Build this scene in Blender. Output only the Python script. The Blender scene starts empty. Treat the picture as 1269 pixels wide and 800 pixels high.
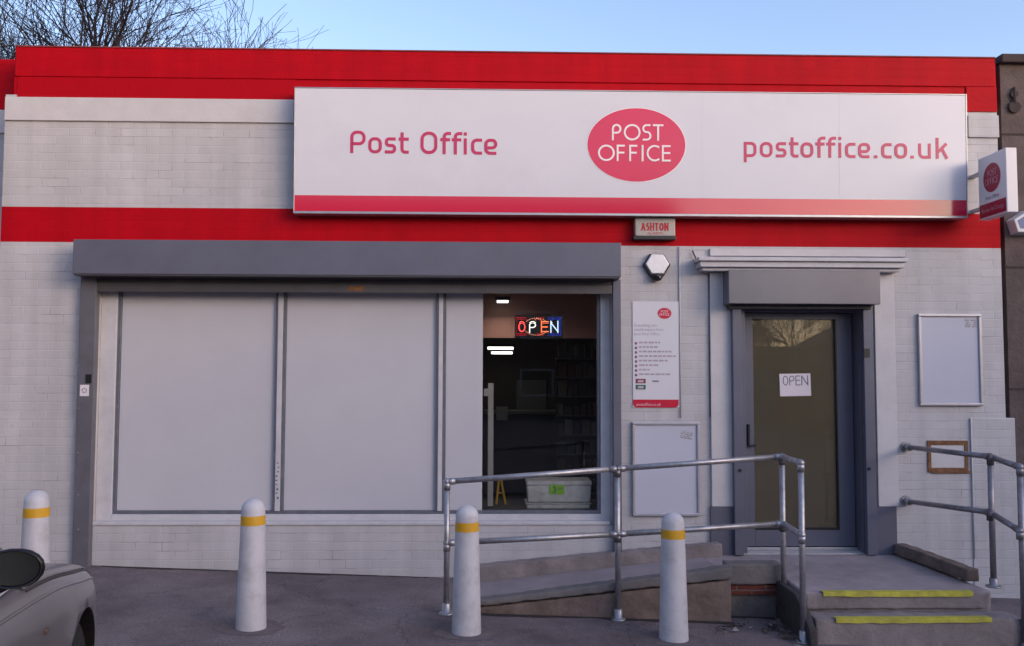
import bpy, bmesh, math, random
from mathutils import Vector, Matrix, noise
random.seed(7)
S = bpy.context.scene
COL = S.collection
R = math.radians

# ------------------------------------------------------------------ camera
FPX = 1100.0; PW, PH = 1269.0, 800.0
CAM = Vector((0.0, -7.8, 1.66))
YAW, PITCH, ROLL = 0.0242, math.atan(65 / FPX), 0.003
Fw = Vector((math.sin(YAW) * math.cos(PITCH), math.cos(YAW) * math.cos(PITCH), math.sin(PITCH)))
R0 = Vector((math.cos(YAW), -math.sin(YAW), 0)); U0 = R0.cross(Fw)
Xc = (R0 + ROLL * U0).normalized(); Uc = Xc.cross(Fw).normalized()
def ray(px, py): return Fw + Xc * ((px - PW / 2) / FPX) + Uc * ((PH / 2 - py) / FPX)
def at(px, py, Y=0.0):
    d = ray(px, py); return CAM + d * ((Y - CAM.y) / d.y)
def gz(x): return -0.10 - 0.037 * max(-14, min(14, x))
def on_ground(px, py):
    d = ray(px, py); t = (-0.10 - CAM.z - 0.037 * CAM.x) / (d.z + 0.037 * d.x); return CAM + d * t
cam = bpy.data.objects.new('camera', bpy.data.cameras.new('camera')); COL.objects.link(cam)
cam.matrix_world = Matrix(((Xc.x, Uc.x, -Fw.x, CAM.x), (Xc.y, Uc.y, -Fw.y, CAM.y), (Xc.z, Uc.z, -Fw.z, CAM.z), (0, 0, 0, 1)))
cam.data.sensor_width = 36; cam.data.lens = 36 * FPX / PW; cam.data.clip_end = 2000; cam.data.clip_start = 0.05
S.camera = cam

# ------------------------------------------------------------------ materials
def lin(c): return tuple(((v / 255) / 12.92 if v / 255 <= .04045 else ((v / 255 + .055) / 1.055) ** 2.4) for v in c)
MATS = {}
def mat(name, col, rough=.6, metal=0., var=.12, vscale=3., bump=.0, bscale=60., spec=.5, coat=0., dirt=None, dscale=1.2, damt=.5, emit=None, estr=0):
    if name in MATS: return MATS[name]
    m = bpy.data.materials.new(name); m.use_nodes = True; N = m.node_tree; n = N.nodes; L = N.links
    b = n['Principled BSDF']
    b.inputs['Roughness'].default_value = rough; b.inputs['Metallic'].default_value = metal
    b.inputs['Specular IOR Level'].default_value = spec; b.inputs['Coat Weight'].default_value = coat
    b.inputs['Coat Roughness'].default_value = .12
    tc = n.new('ShaderNodeTexCoord')
    nz = n.new('ShaderNodeTexNoise'); nz.inputs['Scale'].default_value = vscale; nz.inputs['Detail'].default_value = 6; nz.inputs['Roughness'].default_value = .65
    L.new(tc.outputs['Object'], nz.inputs['Vector'])
    mr = n.new('ShaderNodeMapRange'); mr.inputs[1].default_value = .3; mr.inputs[2].default_value = .7; mr.inputs[3].default_value = 1 - var; mr.inputs[4].default_value = 1 + var * .6
    L.new(nz.outputs['Fac'], mr.inputs[0])
    mx = n.new('ShaderNodeMix'); mx.data_type = 'RGBA'; mx.blend_type = 'MULTIPLY'; mx.inputs[0].default_value = 1
    mx.inputs[6].default_value = (*col, 1); L.new(mr.outputs[0], mx.inputs[7])
    out = mx.outputs[2]
    if dirt:
        n2 = n.new('ShaderNodeTexNoise'); n2.inputs['Scale'].default_value = dscale; n2.inputs['Detail'].default_value = 9; n2.inputs['Roughness'].default_value = .7
        mp = n.new('ShaderNodeMapping'); mp.inputs['Location'].default_value = (3.1, 7.7, 1.3); L.new(tc.outputs['Object'], mp.inputs[0]); L.new(mp.outputs[0], n2.inputs['Vector'])
        m2 = n.new('ShaderNodeMapRange'); m2.inputs[1].default_value = .5; m2.inputs[2].default_value = .68; m2.inputs[3].default_value = 0; m2.inputs[4].default_value = damt
        L.new(n2.outputs['Fac'], m2.inputs[0])
        mx2 = n.new('ShaderNodeMix'); mx2.data_type = 'RGBA'; L.new(m2.outputs[0], mx2.inputs[0]); L.new(out, mx2.inputs[6]); mx2.inputs[7].default_value = (*dirt, 1)
        out = mx2.outputs[2]
    L.new(out, b.inputs['Base Color'])
    if bump:
        nb = n.new('ShaderNodeTexNoise'); nb.inputs['Scale'].default_value = bscale; nb.inputs['Detail'].default_value = 4; L.new(tc.outputs['Object'], nb.inputs['Vector'])
        bp = n.new('ShaderNodeBump'); bp.inputs['Strength'].default_value = bump; bp.inputs['Distance'].default_value = .01
        L.new(nb.outputs['Fac'], bp.inputs['Height']); L.new(bp.outputs[0], b.inputs['Normal'])
    if emit:
        b.inputs['Emission Color'].default_value = (*emit, 1); b.inputs['Emission Strength'].default_value = estr
    MATS[name] = m; return m

def brick_mat(name, col, joint, rough=.6, depth=.006, jvis=.6, spec=.4, raw=False, col2=None, side=False):
    """painted brickwork: running bond in wall coordinates, joints soft and unevenly filled with paint"""
    m = bpy.data.materials.new(name); m.use_nodes = True; N = m.node_tree; n = N.nodes; L = N.links
    b = n['Principled BSDF']; b.inputs['Roughness'].default_value = rough; b.inputs['Specular IOR Level'].default_value = spec
    tc = n.new('ShaderNodeTexCoord'); sp = n.new('ShaderNodeSeparateXYZ'); L.new(tc.outputs['Object'], sp.inputs[0])
    cb = n.new('ShaderNodeCombineXYZ'); L.new(sp.outputs['Y' if side else 'X'], cb.inputs[0]); L.new(sp.outputs[2], cb.inputs[1])
    nd = n.new('ShaderNodeTexNoise'); nd.inputs['Scale'].default_value = 7; nd.inputs['Detail'].default_value = 3; L.new(tc.outputs['Object'], nd.inputs['Vector'])
    sc = n.new('ShaderNodeVectorMath'); sc.operation = 'MULTIPLY_ADD'; sc.inputs[1].default_value = (.012, .006, 0); L.new(nd.outputs['Color'], sc.inputs[0]); L.new(cb.outputs[0], sc.inputs[2])
    bt = n.new('ShaderNodeTexBrick'); bt.inputs['Scale'].default_value = 1; bt.inputs['Brick Width'].default_value = .225; bt.inputs['Row Height'].default_value = .075
    bt.inputs['Mortar Size'].default_value = .0075 if raw else .005; bt.inputs['Mortar Smooth'].default_value = .4; bt.offset = .5
    L.new(sc.outputs[0], bt.inputs['Vector'])
    c2 = col2 or tuple(v * .93 for v in col)
    bt.inputs['Color1'].default_value = (*col, 1); bt.inputs['Color2'].default_value = (*c2, 1); bt.inputs['Mortar'].default_value = (*col, 1)
    # a stretched noise decides where the joints show
    mpj = n.new('ShaderNodeMapping'); mpj.inputs['Scale'].default_value = (1.1, 1, 4.5); L.new(tc.outputs['Object'], mpj.inputs[0])
    nj = n.new('ShaderNodeTexNoise'); nj.inputs['Scale'].default_value = 1.8; nj.inputs['Detail'].default_value = 5; nj.inputs['Roughness'].default_value = .7; L.new(mpj.outputs[0], nj.inputs['Vector'])
    rj = n.new('ShaderNodeMapRange'); rj.inputs[1].default_value = .50; rj.inputs[2].default_value = .66; rj.inputs[3].default_value = .03 if not raw else .8; rj.inputs[4].default_value = jvis; L.new(nj.outputs['Fac'], rj.inputs[0])
    mu = n.new('ShaderNodeMath'); mu.operation = 'MULTIPLY'; L.new(bt.outputs['Fac'], mu.inputs[0]); L.new(rj.outputs[0], mu.inputs[1])
    # tonal variation
    nv = n.new('ShaderNodeTexNoise'); nv.inputs['Scale'].default_value = 1.3; nv.inputs['Detail'].default_value = 8; nv.inputs['Roughness'].default_value = .7; L.new(tc.outputs['Object'], nv.inputs['Vector'])
    rv = n.new('ShaderNodeMapRange'); rv.inputs[1].default_value = .3; rv.inputs[2].default_value = .7; rv.inputs[3].default_value = .9; rv.inputs[4].default_value = 1.05; L.new(nv.outputs['Fac'], rv.inputs[0])
    mx = n.new('ShaderNodeMix'); mx.data_type = 'RGBA'; mx.blend_type = 'MULTIPLY'; mx.inputs[0].default_value = 1; L.new(bt.outputs['Color'], mx.inputs[6]); L.new(rv.outputs[0], mx.inputs[7])
    mst = n.new('ShaderNodeMapping'); mst.inputs['Scale'].default_value = (5, 5, .35); L.new(tc.outputs['Object'], mst.inputs[0])
    nst = n.new('ShaderNodeTexNoise'); nst.inputs['Scale'].default_value = 1.4; nst.inputs['Detail'].default_value = 6; L.new(mst.outputs[0], nst.inputs['Vector'])
    rst = n.new('ShaderNodeMapRange'); rst.inputs[1].default_value = .35; rst.inputs[2].default_value = .65; rst.inputs[3].default_value = 1.04; rst.inputs[4].default_value = .91; L.new(nst.outputs['Fac'], rst.inputs[0])
    mxs = n.new('ShaderNodeMix'); mxs.data_type = 'RGBA'; mxs.blend_type = 'MULTIPLY'; mxs.inputs[0].default_value = 1; L.new(mx.outputs[2], mxs.inputs[6]); L.new(rst.outputs[0], mxs.inputs[7])
    m2 = n.new('ShaderNodeMix'); m2.data_type = 'RGBA'; L.new(mu.outputs[0], m2.inputs[0]); L.new(mxs.outputs[2], m2.inputs[6]); m2.inputs[7].default_value = (*joint, 1)
    # chips and grime specks
    ns = n.new('ShaderNodeTexNoise'); ns.inputs['Scale'].default_value = 16; ns.inputs['Detail'].default_value = 5; L.new(tc.outputs['Object'], ns.inputs['Vector'])
    rs = n.new('ShaderNodeMapRange'); rs.inputs[1].default_value = .69; rs.inputs[2].default_value = .76; rs.inputs[3].default_value = 0; rs.inputs[4].default_value = .4; L.new(ns.outputs['Fac'], rs.inputs[0])
    m3 = n.new('ShaderNodeMix'); m3.data_type = 'RGBA'; L.new(rs.outputs[0], m3.inputs[0]); L.new(m2.outputs[2], m3.inputs[6]); m3.inputs[7].default_value = (*joint, 1)
    L.new(m3.outputs[2], b.inputs['Base Color'])
    iv = n.new('ShaderNodeMath'); iv.operation = 'MULTIPLY_ADD'; iv.inputs[1].default_value = -1; iv.inputs[2].default_value = 1; L.new(bt.outputs['Fac'], iv.inputs[0])
    nb = n.new('ShaderNodeTexNoise'); nb.inputs['Scale'].default_value = 26; nb.inputs['Detail'].default_value = 6; L.new(tc.outputs['Object'], nb.inputs['Vector'])
    ad = n.new('ShaderNodeMath'); ad.operation = 'MULTIPLY_ADD'; ad.inputs[1].default_value = .45; L.new(nb.outputs['Fac'], ad.inputs[0]); L.new(iv.outputs[0], ad.inputs[2])
    bp = n.new('ShaderNodeBump'); bp.inputs['Strength'].default_value = .42; bp.inputs['Distance'].default_value = depth; L.new(ad.outputs[0], bp.inputs['Height']); L.new(bp.outputs[0], b.inputs['Normal'])
    MATS[name] = m; return m

def glass_mat(name, tint=(1, 1, 1), ior=1.5):
    m = bpy.data.materials.new(name); m.use_nodes = True; n = m.node_tree.nodes; L = m.node_tree.links
    n.remove(n['Principled BSDF'])
    t = n.new('ShaderNodeBsdfTransparent'); t.inputs[0].default_value = (*tint, 1)
    g = n.new('ShaderNodeBsdfGlossy'); g.inputs['Roughness'].default_value = .01
    f = n.new('ShaderNodeFresnel'); f.inputs[0].default_value = ior; x = n.new('ShaderNodeMixShader')
    L.new(f.outputs[0], x.inputs[0]); L.new(t.outputs[0], x.inputs[1]); L.new(g.outputs[0], x.inputs[2]); L.new(x.outputs[0], n['Material Output'].inputs[0])
    return m
def emit_mat(name, col, s):
    m = bpy.data.materials.new(name); m.use_nodes = True; n = m.node_tree.nodes; L = m.node_tree.links
    n.remove(n['Principled BSDF']); e = n.new('ShaderNodeEmission'); e.inputs[0].default_value = (*col, 1); e.inputs[1].default_value = s
    L.new(e.outputs[0], n['Material Output'].inputs[0]); return m

WHITE = (.515, .51, .535); RED = (.45, .001, .009)
M_wall = brick_mat('painted_brick_white', WHITE, (.24, .21, .22))
M_wallR = brick_mat('painted_brick_red', RED, (.3, .001, .003), rough=.6, jvis=.3, spec=.12, depth=.0025)
M_white = mat('white_render', (.55, .54, .565), .6, var=.08, vscale=5, bump=.15, bscale=40, dirt=(.45, .42, .43), dscale=2.3, damt=.25)
M_whiteT = mat('white_timber_paint', (.53, .53, .57), .45, var=.1, vscale=9, bump=.1, bscale=30, dirt=(.4, .38, .4), dscale=5, damt=.35)
M_redP = mat('red_masonry_paint', RED, .6, spec=.12, var=.12, vscale=4, bump=.25, bscale=30)
M_red2 = mat('red_masonry_paint_smooth', (.40, .001, .008), .6, spec=.12, var=.06, vscale=4, bump=.2, bscale=30)
M_grey = mat('shutter_grey', (.115, .120, .165), .38, var=.12, vscale=2.5, bump=.12, bscale=3, spec=.5, dirt=(.10, .10, .12), dscale=3, damt=.35)
M_greyM = mat('shutter_grey_metal', (.155, .15, .175), .3, metal=.25, var=.12, vscale=2)
M_greyD = mat('frame_grey', (.11, .12, .155), .45, var=.15, vscale=7, dirt=(.3, .3, .33), dscale=9, damt=.25)
M_dark = mat('dark_slats', (.055, .052, .06), .55, var=.15, vscale=6)
M_black = mat('black_plastic', (.012, .012, .014), .4, var=.1)
M_board = mat('white_panel', (.50, .505, .56), .34, var=.05, vscale=1.2, bump=.25, bscale=1.6, dirt=(.5, .5, .56), dscale=1.1, damt=.25)
M_sign = mat('sign_white_vinyl', (.66, .66, .72), .17, var=.03, vscale=1.5, spec=.5, dirt=(.58, .57, .63), dscale=1.4, damt=.4)
M_signred = mat('sign_red_vinyl', (.62, .012, .055), .10, var=.04, vscale=2, spec=.8)
M_pink = mat('sign_letter_red', (.52, .025, .11), .25, var=.06, vscale=3)
M_signw = mat('sign_white_letter', (.85, .83, .85), .3, var=.02)
M_alu = mat('aluminium', (.5, .5, .52), .35, metal=.8, var=.1, vscale=8)
M_galv = mat('galvanised_tube', (.40, .40, .43), .42, metal=.75, var=.22, vscale=22, bump=.08, bscale=90, dirt=(.22, .20, .21), dscale=9, damt=.6)
M_galvd = mat('painted_grey_tube', (.27, .26, .29), .42, metal=.6, var=.22, vscale=18, dirt=(.13, .11, .11), dscale=9, damt=.5)
M_conc = mat('concrete', (.25, .215, .215), .85, var=.28, vscale=5, bump=.5, bscale=45, dirt=(.15, .12, .115), dscale=3.2, damt=.75)
M_concL = mat('concrete_landing', (.31, .265, .28), .85, var=.22, vscale=3, bump=.4, bscale=55, dirt=(.19, .16, .16), dscale=2.1, damt=.6)
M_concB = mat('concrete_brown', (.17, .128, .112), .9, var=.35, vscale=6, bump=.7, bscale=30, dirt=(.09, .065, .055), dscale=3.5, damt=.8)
M_yel = mat('yellow_line_paint', (.50, .47, .06), .6, var=.3, vscale=14, bump=.2, bscale=60, dirt=(.3, .25, .1), dscale=9, damt=.5)
M_bolw = mat('bollard_white', (.50, .505, .55), .5, var=.10, vscale=7, bump=.3, bscale=18, dirt=(.25, .23, .24), dscale=8, damt=.4)
M_boly = mat('bollard_yellow', (.60, .33, .015), .5, var=.15, vscale=12)
M_rust = mat('rust_brown', (.17, .075, .035), .8, var=.4, vscale=18, bump=.5, bscale=60, dirt=(.3, .17, .07), dscale=14, damt=.6)
M_redb = brick_mat('raw_red_brick', (.12, .028, .02), (.13, .10, .09), rough=.9, raw=True, depth=.01)
M_paper = mat('paper', (.72, .68, .74), .8, var=.05)
M_ink = mat('ink_grey', (.16, .15, .18), .6)
M_inkl = mat('ink_pale', (.42, .38, .43), .6)
M_inkp = mat('ink_plum', (.22, .08, .15), .6)
M_bark = mat('bark', (.022, .017, .024), .9, var=.3, vscale=10)
M_glass = glass_mat('window_glass', (.55, .55, .55))
M_gblack = glass_mat('shopfront_glass', (.93, .93, .93), 1.42)

# ------------------------------------------------------------------ mesh builder
class B:
    def __init__(s): s.v = []; s.f = []; s.m = []
    def quadbox(s, c, m=0):   # c: 8 corners (bottom ring 4, top ring 4)
        i = len(s.v); s.v += [Vector(p) for p in c]
        for f in ((0, 3, 2, 1), (4, 5, 6, 7), (0, 1, 5, 4), (1, 2, 6, 5), (2, 3, 7, 6), (3, 0, 4, 7)):
            s.f.append(tuple(i + k for k in f)); s.m.append(m)
        return s
    def box(s, x0, x1, y0, y1, z0, z1, m=0):
        x0, x1 = sorted((x0, x1)); y0, y1 = sorted((y0, y1)); z0, z1 = sorted((z0, z1))
        return s.quadbox([(x0, y0, z0), (x1, y0, z0), (x1, y1, z0), (x0, y1, z0), (x0, y0, z1), (x1, y0, z1), (x1, y1, z1), (x0, y1, z1)], m)
    def px(s, x0, y0, x1, y1, Y, T, m=0):   # box whose front face lies at depth Y, T thick
        a = at(x0, (y0 + y1) / 2, Y); b = at(x1, (y0 + y1) / 2, Y); c = at((x0 + x1) / 2, y0, Y); d = at((x0 + x1) / 2, y1, Y)
        return s.box(a.x, b.x, Y, Y + T, d.z, c.z, m)
    def face(s, pts, m=0):
        i = len(s.v); s.v += [Vector(p) for p in pts]; s.f.append(tuple(range(i, i + len(pts)))); s.m.append(m); return s
    def tube(s, pts, r, n=12, m=0, cap=True):
        pts = [Vector(p) for p in pts]; rr = r if isinstance(r, (list, tuple)) else [r] * len(pts)
        rings = []
        prev = None
        for k, p in enumerate(pts):
            a = pts[max(0, k - 1)]; b = pts[min(len(pts) - 1, k + 1)]; d = (b - a).normalized()
            if prev is None: u = d.cross(Vector((0, 0, 1)) if abs(d.z) < .9 else Vector((1, 0, 0))).normalized()
            else: u = (prev - d * prev.dot(d)).normalized()
            prev = u; w = d.cross(u); i = len(s.v)
            for j in range(n):
                t = 2 * math.pi * j / n; s.v.append(p + (u * math.cos(t) + w * math.sin(t)) * rr[k])
            rings.append(i)
        for a, b in zip(rings, rings[1:]):
            for j in range(n): s.f.append((a + j, a + (j + 1) % n, b + (j + 1) % n, b + j)); s.m.append(m)
        if cap and n > 3:
            s.f.append(tuple(reversed(range(rings[0], rings[0] + n)))); s.m.append(m); s.f.append(tuple(range(rings[-1], rings[-1] + n))); s.m.append(m)
        return s
    def lathe(s, prof, n=32, c=(0, 0, 0), m=0, mf=None):
        c = Vector(c); rings = []
        for (r, z) in prof:
            i = len(s.v); rings.append(i)
            for j in range(n): t = 2 * math.pi * j / n; s.v.append(c + Vector((r * math.cos(t), r * math.sin(t), z)))
        for k, (a, b) in enumerate(zip(rings, rings[1:])):
            for j in range(n): s.f.append((a + j, a + (j + 1) % n, b + (j + 1) % n, b + j)); s.m.append(mf(prof[k][1]) if mf else m)
        s.f.append(tuple(range(rings[-1], rings[-1] + n))); s.m.append(m)
        s.f.append(tuple(reversed(range(rings[0], rings[0] + n)))); s.m.append(m)
        return s
    def xform(s, fn): s.v = [Vector(fn(v)) for v in s.v]; return s
    def build(s, name, mats, parent=None, smooth=False, bevel=0, local=False, recalc=False, worn=0):
        me = bpy.data.meshes.new(name)
        off = parent_loc(parent) if (parent and not local) else Vector((0, 0, 0))
        me.from_pydata([tuple(v - off) for v in s.v], [], s.f)
        for mm in (mats if isinstance(mats, (list, tuple)) else [mats]): me.materials.append(mm)
        for p, k in zip(me.polygons, s.m): p.material_index = k; p.use_smooth = smooth
        if recalc:
            bm = bmesh.new(); bm.from_mesh(me); bmesh.ops.recalc_face_normals(bm, faces=bm.faces); bm.to_mesh(me); bm.free()
        me.update()
        o = bpy.data.objects.new(name, me); COL.objects.link(o)
        if parent: o.parent = parent
        if worn:
            md = o.modifiers.new('remesh', 'REMESH'); md.mode = 'VOXEL'; md.voxel_size = worn; md.use_smooth_shade = True
            tx = bpy.data.textures.get('wear') or bpy.data.textures.new('wear', 'CLOUDS'); tx.noise_scale = .09; tx.noise_depth = 3
            md = o.modifiers.new('wear', 'DISPLACE'); md.texture = tx; md.strength = .014; md.mid_level = 1.0; md.texture_coords = 'GLOBAL'
        elif bevel:
            md = o.modifiers.new('bevel', 'BEVEL'); md.width = bevel; md.segments = 2; md.limit_method = 'ANGLE'; md.angle_limit = R(40)
        return o
def parent_loc(o):
    v = Vector(o.location); 
    while o.parent: o = o.parent; v += Vector(o.location)
    return v
def tag(o, label, cat, group=None, kind=None):
    o['label'] = label
    if cat: o['category'] = cat
    if group: o['group'] = group
    if kind: o['kind'] = kind
    return o
def thing(name, label, cat, loc=(0, 0, 0), rotz=0, group=None):
    o = bpy.data.objects.new(name, None); COL.objects.link(o); o.location = loc; o.rotation_euler = (0, 0, rotz); o.empty_display_size = .2
    return tag(o, label, cat, group)
def copy_tree(o, parent=None):
    c = o.copy(); COL.objects.link(c); c.parent = parent
    for ch in [q for q in bpy.data.objects if q.parent == o]: copy_tree(ch, c)
    return c
def pbox(name, x0, y0, x1, y1, Y, T, m, parent, bevel=0):
    return B().px(x0, y0, x1, y1, Y, T).build(name, m, parent, bevel=bevel)

# ------------------------------------------------------------------ stroke lettering (u right, v up)
def fillet(pts, r, closed=False, n=7):
    P = [Vector((p[0], p[1])) for p in pts]
    if r <= 0: return P
    out = []; N = len(P)
    for i, p in enumerate(P):
        if not closed and i in (0, N - 1): out.append(p); continue
        a = P[i - 1]; b = P[(i + 1) % N]; da = (a - p); db = (b - p)
        ang = da.angle(db)
        if ang > 3.0: out.append(p); continue
        t = min(r / math.tan(ang / 2), da.length * .5 if (closed or i > 1) else da.length * .98, db.length * .5 if (closed or i < N - 2) else db.length * .98)
        A = p + da.normalized() * t; C_ = p + db.normalized() * t
        rr = t * math.tan(ang / 2); bis = (da.normalized() + db.normalized()).normalized(); cen = p + bis * (rr / math.sin(ang / 2))
        a0 = math.atan2(A.y - cen.y, A.x - cen.x); a1 = math.atan2(C_.y - cen.y, C_.x - cen.x)
        d = (a1 - a0 + math.pi) % (2 * math.pi) - math.pi
        for k in range(n + 1): t_ = a0 + d * k / n; out.append(cen + Vector((math.cos(t_), math.sin(t_))) * rr)
    return out
def ell(cx, cy, rx, ry, a0=0, a1=360, n=36): return [Vector((cx + rx * math.cos(R(a0 + (a1 - a0) * k / n)), cy + ry * math.sin(R(a0 + (a1 - a0) * k / n)))) for k in range(n + 1)]
def G(ch, h, cap=False, ow=.95):
    """glyph: (width, [(points, closed)]); h = half stroke; cap height 1, x-height .72"""
    X = .72; f = fillet
    if cap:
        if ch == 'P': w = .58; return w, [(f([(h, 0), (h, 1 - h), (w - h, 1 - h), (w - h, .46), (h, .46)], .26), 0)]
        if ch == 'O': return ow, [(ell(ow / 2, .5, ow / 2 - h, .5 - h)[:-1], 1)]
        if ch == 'S': w = .56; return w, [(f([(w - h, 1 - h), (h, 1 - h), (h, .52), (w - h, .52), (w - h, h), (h * .6, h)], .23), 0)]
        if ch == 'T': w = .66; return w, [([(0, 1 - h), (w, 1 - h)], 0), ([(w / 2, 1 - 2 * h), (w / 2, 0)], 0)]
        if ch == 'F': w = .5; return w, [([(h, 0), (h, 1)], 0), ([(2 * h, 1 - h), (w, 1 - h)], 0), ([(2 * h, .52), (w - .03, .52)], 0)]
        if ch == 'E': w = .54; return w, [([(h, 0), (h, 1)], 0), ([(2 * h, 1 - h), (w, 1 - h)], 0), ([(2 * h, .52), (w - .03, .52)], 0), ([(2 * h, h), (w, h)], 0)]
        if ch == 'I': return 2 * h, [([(h, 0), (h, 1)], 0)]
        if ch == 'C': w = .78; return w, [(ell(.5, .5, .5 - h, .5 - h, 52, 308), 0)]
        if ch == 'A': w = .82; return w, [([(h * .8, 0), (w / 2, 1 - h * .3)], 0), ([(w / 2, 1 - h * .3), (w - h * .8, 0)], 0), ([(.2, .3), (w - .2, .3)], 0)]
        if ch == 'H': w = .74; return w, [([(h, 0), (h, 1)], 0), ([(w - h, 0), (w - h, 1)], 0), ([(2 * h, .5), (w - 2 * h, .5)], 0)]
        if ch == 'N': w = .76; return w, [([(h, 0), (h, 1)], 0), ([(w - h, 0), (w - h, 1)], 0), ([(h, 1 - h), (w - h, h)], 0)]
    if ch == 'P': w = .68; return w, [(f([(h, 0), (h, 1 - h), (w - h, 1 - h), (w - h, .42), (h, .42)], .22), 0)]
    if ch == 'O': w = .75; return w, [(f([(h, h), (w - h, h), (w - h, 1 - h), (h, 1 - h)], .28, True), 1)]
    if ch == 'o': w = .60; return w, [(f([(h, h), (w - h, h), (w - h, X - h), (h, X - h)], .2, True), 1)]
    if ch == 's': w = .50; return w, [(f([(w - .02, X - h), (h, X - h), (h, X / 2), (w - h, X / 2), (w - h, h), (0, h)], .12), 0)]
    if ch == 't': w = .45; return w, [(f([(.15, .95), (.15, h), (w, h)], .14), 0), ([(0, X - h), (w, X - h)], 0)]
    if ch == 'f': w = .47; return w, [(f([(.17, 0), (.17, 1 - h), (w, 1 - h)], .16), 0), ([(0, X - h), (w - .04, X - h)], 0)]
    if ch == 'i': w = .17; return w, [([(w / 2, 0), (w / 2, X)], 0), ([(w / 2, .84), (w / 2, .99)], 0)]
    if ch == 'c': w = .49; return w, [(f([(w, X - h), (h, X - h), (h, h), (w, h)], .19), 0)]
    if ch == 'e': w = .58; return w, [(f([(w - .04, h), (h, h), (h, X - h), (w - h, X - h), (w - h, .31), (2 * h, .31)], .19), 0)]
    if ch == 'p': w = .60; return w, [([(h, -.24), (h, X)], 0), (f([(h, h), (w - h, h), (w - h, X - h), (h, X - h)], .19), 0)]
    if ch == 'u': w = .60; return w, [(f([(h, X), (h, h), (w - h, h)], .19), 0), ([(w - h, X), (w - h, 0)], 0)]
    if ch == 'k': w = .58; return w, [([(h, 0), (h, 1)], 0), ([(w - h, X), (h + .02, .30)], 0), ([(.30, .46), (w - h * .6, 0)], 0)]
    if ch == '.': w = .17; return w, [([(0, h), (w, h)], 0)]
    return .4, []
def ribbon(b, pts, hw, fn, k, closed=False, thick=.002, m=0):
    """flat ribbon solid; fn(u, v, out) -> world"""
    pts = [Vector((p[0], p[1])) for p in pts]; n = len(pts); Lf = []; Rt = []
    for i, p in enumerate(pts):
        if closed: a = pts[i - 1]; c = pts[(i + 1) % n]
        else: a = pts[max(0, i - 1)]; c = pts[min(n - 1, i + 1)]
        d1 = (p - a); d2 = (c - p)
        if d1.length < 1e-9: d1 = d2
        if d2.length < 1e-9: d2 = d1
        d1 = d1.normalized(); d2 = d2.normalized(); t = (d1 + d2); t = t.normalized() if t.length > 1e-6 else d1
        nn = Vector((-t.y, t.x)); l = hw / max(.35, nn.dot(Vector((-d1.y, d1.x))))
        Lf.append(p + nn * l); Rt.append(p - nn * l)
    o = thick + .00025 * (k % 9); base = len(b.v)
    for i in range(n): b.v += [fn(Lf[i].x, Lf[i].y, o), fn(Rt[i].x, Rt[i].y, o), fn(Lf[i].x, Lf[i].y, 0), fn(Rt[i].x, Rt[i].y, 0)]
    rng = range(n) if closed else range(n - 1)
    for i in rng:
        a = base + 4 * i; c = base + 4 * ((i + 1) % n)
        for q in ((a, a + 1, c + 1, c), (a, c, c + 2, a + 2), (a + 1, a + 3, c + 3, c + 1)): b.f.append(q); b.m.append(m)
    if not closed:
        for a in (base, base + 4 * (n - 1)): b.f.append((a, a + 2, a + 3, a + 1)); b.m.append(m)
def lettering(b, text, fn, x, y, size, h=.075, cap=False, gap=.12, xs=1., m=0, thick=.002, serif=0, ow=.95, positions=None):
    """fn maps (u,v,out); returns end x"""
    k = 0
    for idx, ch in enumerate(text):
        if ch == ' ': x += size * .35 * xs; continue
        w, st = G(ch, h, cap, ow)
        if positions: x = positions[idx]
        for pts, cl in st:
            ribbon(b, [(x + p[0] * size * xs, y + p[1] * size) for p in pts], h * size * (xs + 1) / 2, fn, k, cl, thick, m); k += 1
            if serif and not cl:
                for e in (pts[0], pts[-1]):
                    if e[1] < .02 or (e[1] > .98 and ch != 'A'):
                        yy = .03 if e[1] < .5 else .97
                        ribbon(b, [(x + (e[0] - serif) * size * xs, y + yy * size), (x + (e[0] + serif) * size * xs, y + yy * size)], .03 * size, fn, k, False, thick, m); k += 1
        x += (w + gap) * size * xs
    return x
def font_text(b, text, fn, x, y, size, xs=1., m=0, align='LEFT', out=.0012):
    cu = bpy.data.curves.new('t', 'FONT'); cu.body = text; cu.size = 1; cu.align_x = align; cu.resolution_u = 3
    o = bpy.data.objects.new('t', cu); COL.objects.link(o); dg = bpy.context.evaluated_depsgraph_get()
    me = bpy.data.meshes.new_from_object(o.evaluated_get(dg)); i = len(b.v)
    b.v += [fn(x + v.co.x * size * xs, y + v.co.y * size, out) for v in me.vertices]
    for p in me.polygons: b.f.append(tuple(i + q for q in p.vertices)); b.m.append(m)
    bpy.data.objects.remove(o); bpy.data.curves.remove(cu); bpy.data.meshes.remove(me)
def disc(b, fn, cx, cy, rx, ry, out, m=0, n=48):
    c = [(cx + rx * math.cos(2 * math.pi * k / n), cy + ry * math.sin(2 * math.pi * k / n)) for k in range(n)]
    b.face([fn(p[0], p[1], out) for p in c], m); i = len(b.v)
    b.v += [fn(p[0], p[1], out) for p in c] + [fn(p[0], p[1], 0) for p in c]
    for k in range(n): b.f.append((i + k, i + n + k, i + n + (k + 1) % n, i + (k + 1) % n)); b.m.append(m)

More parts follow.
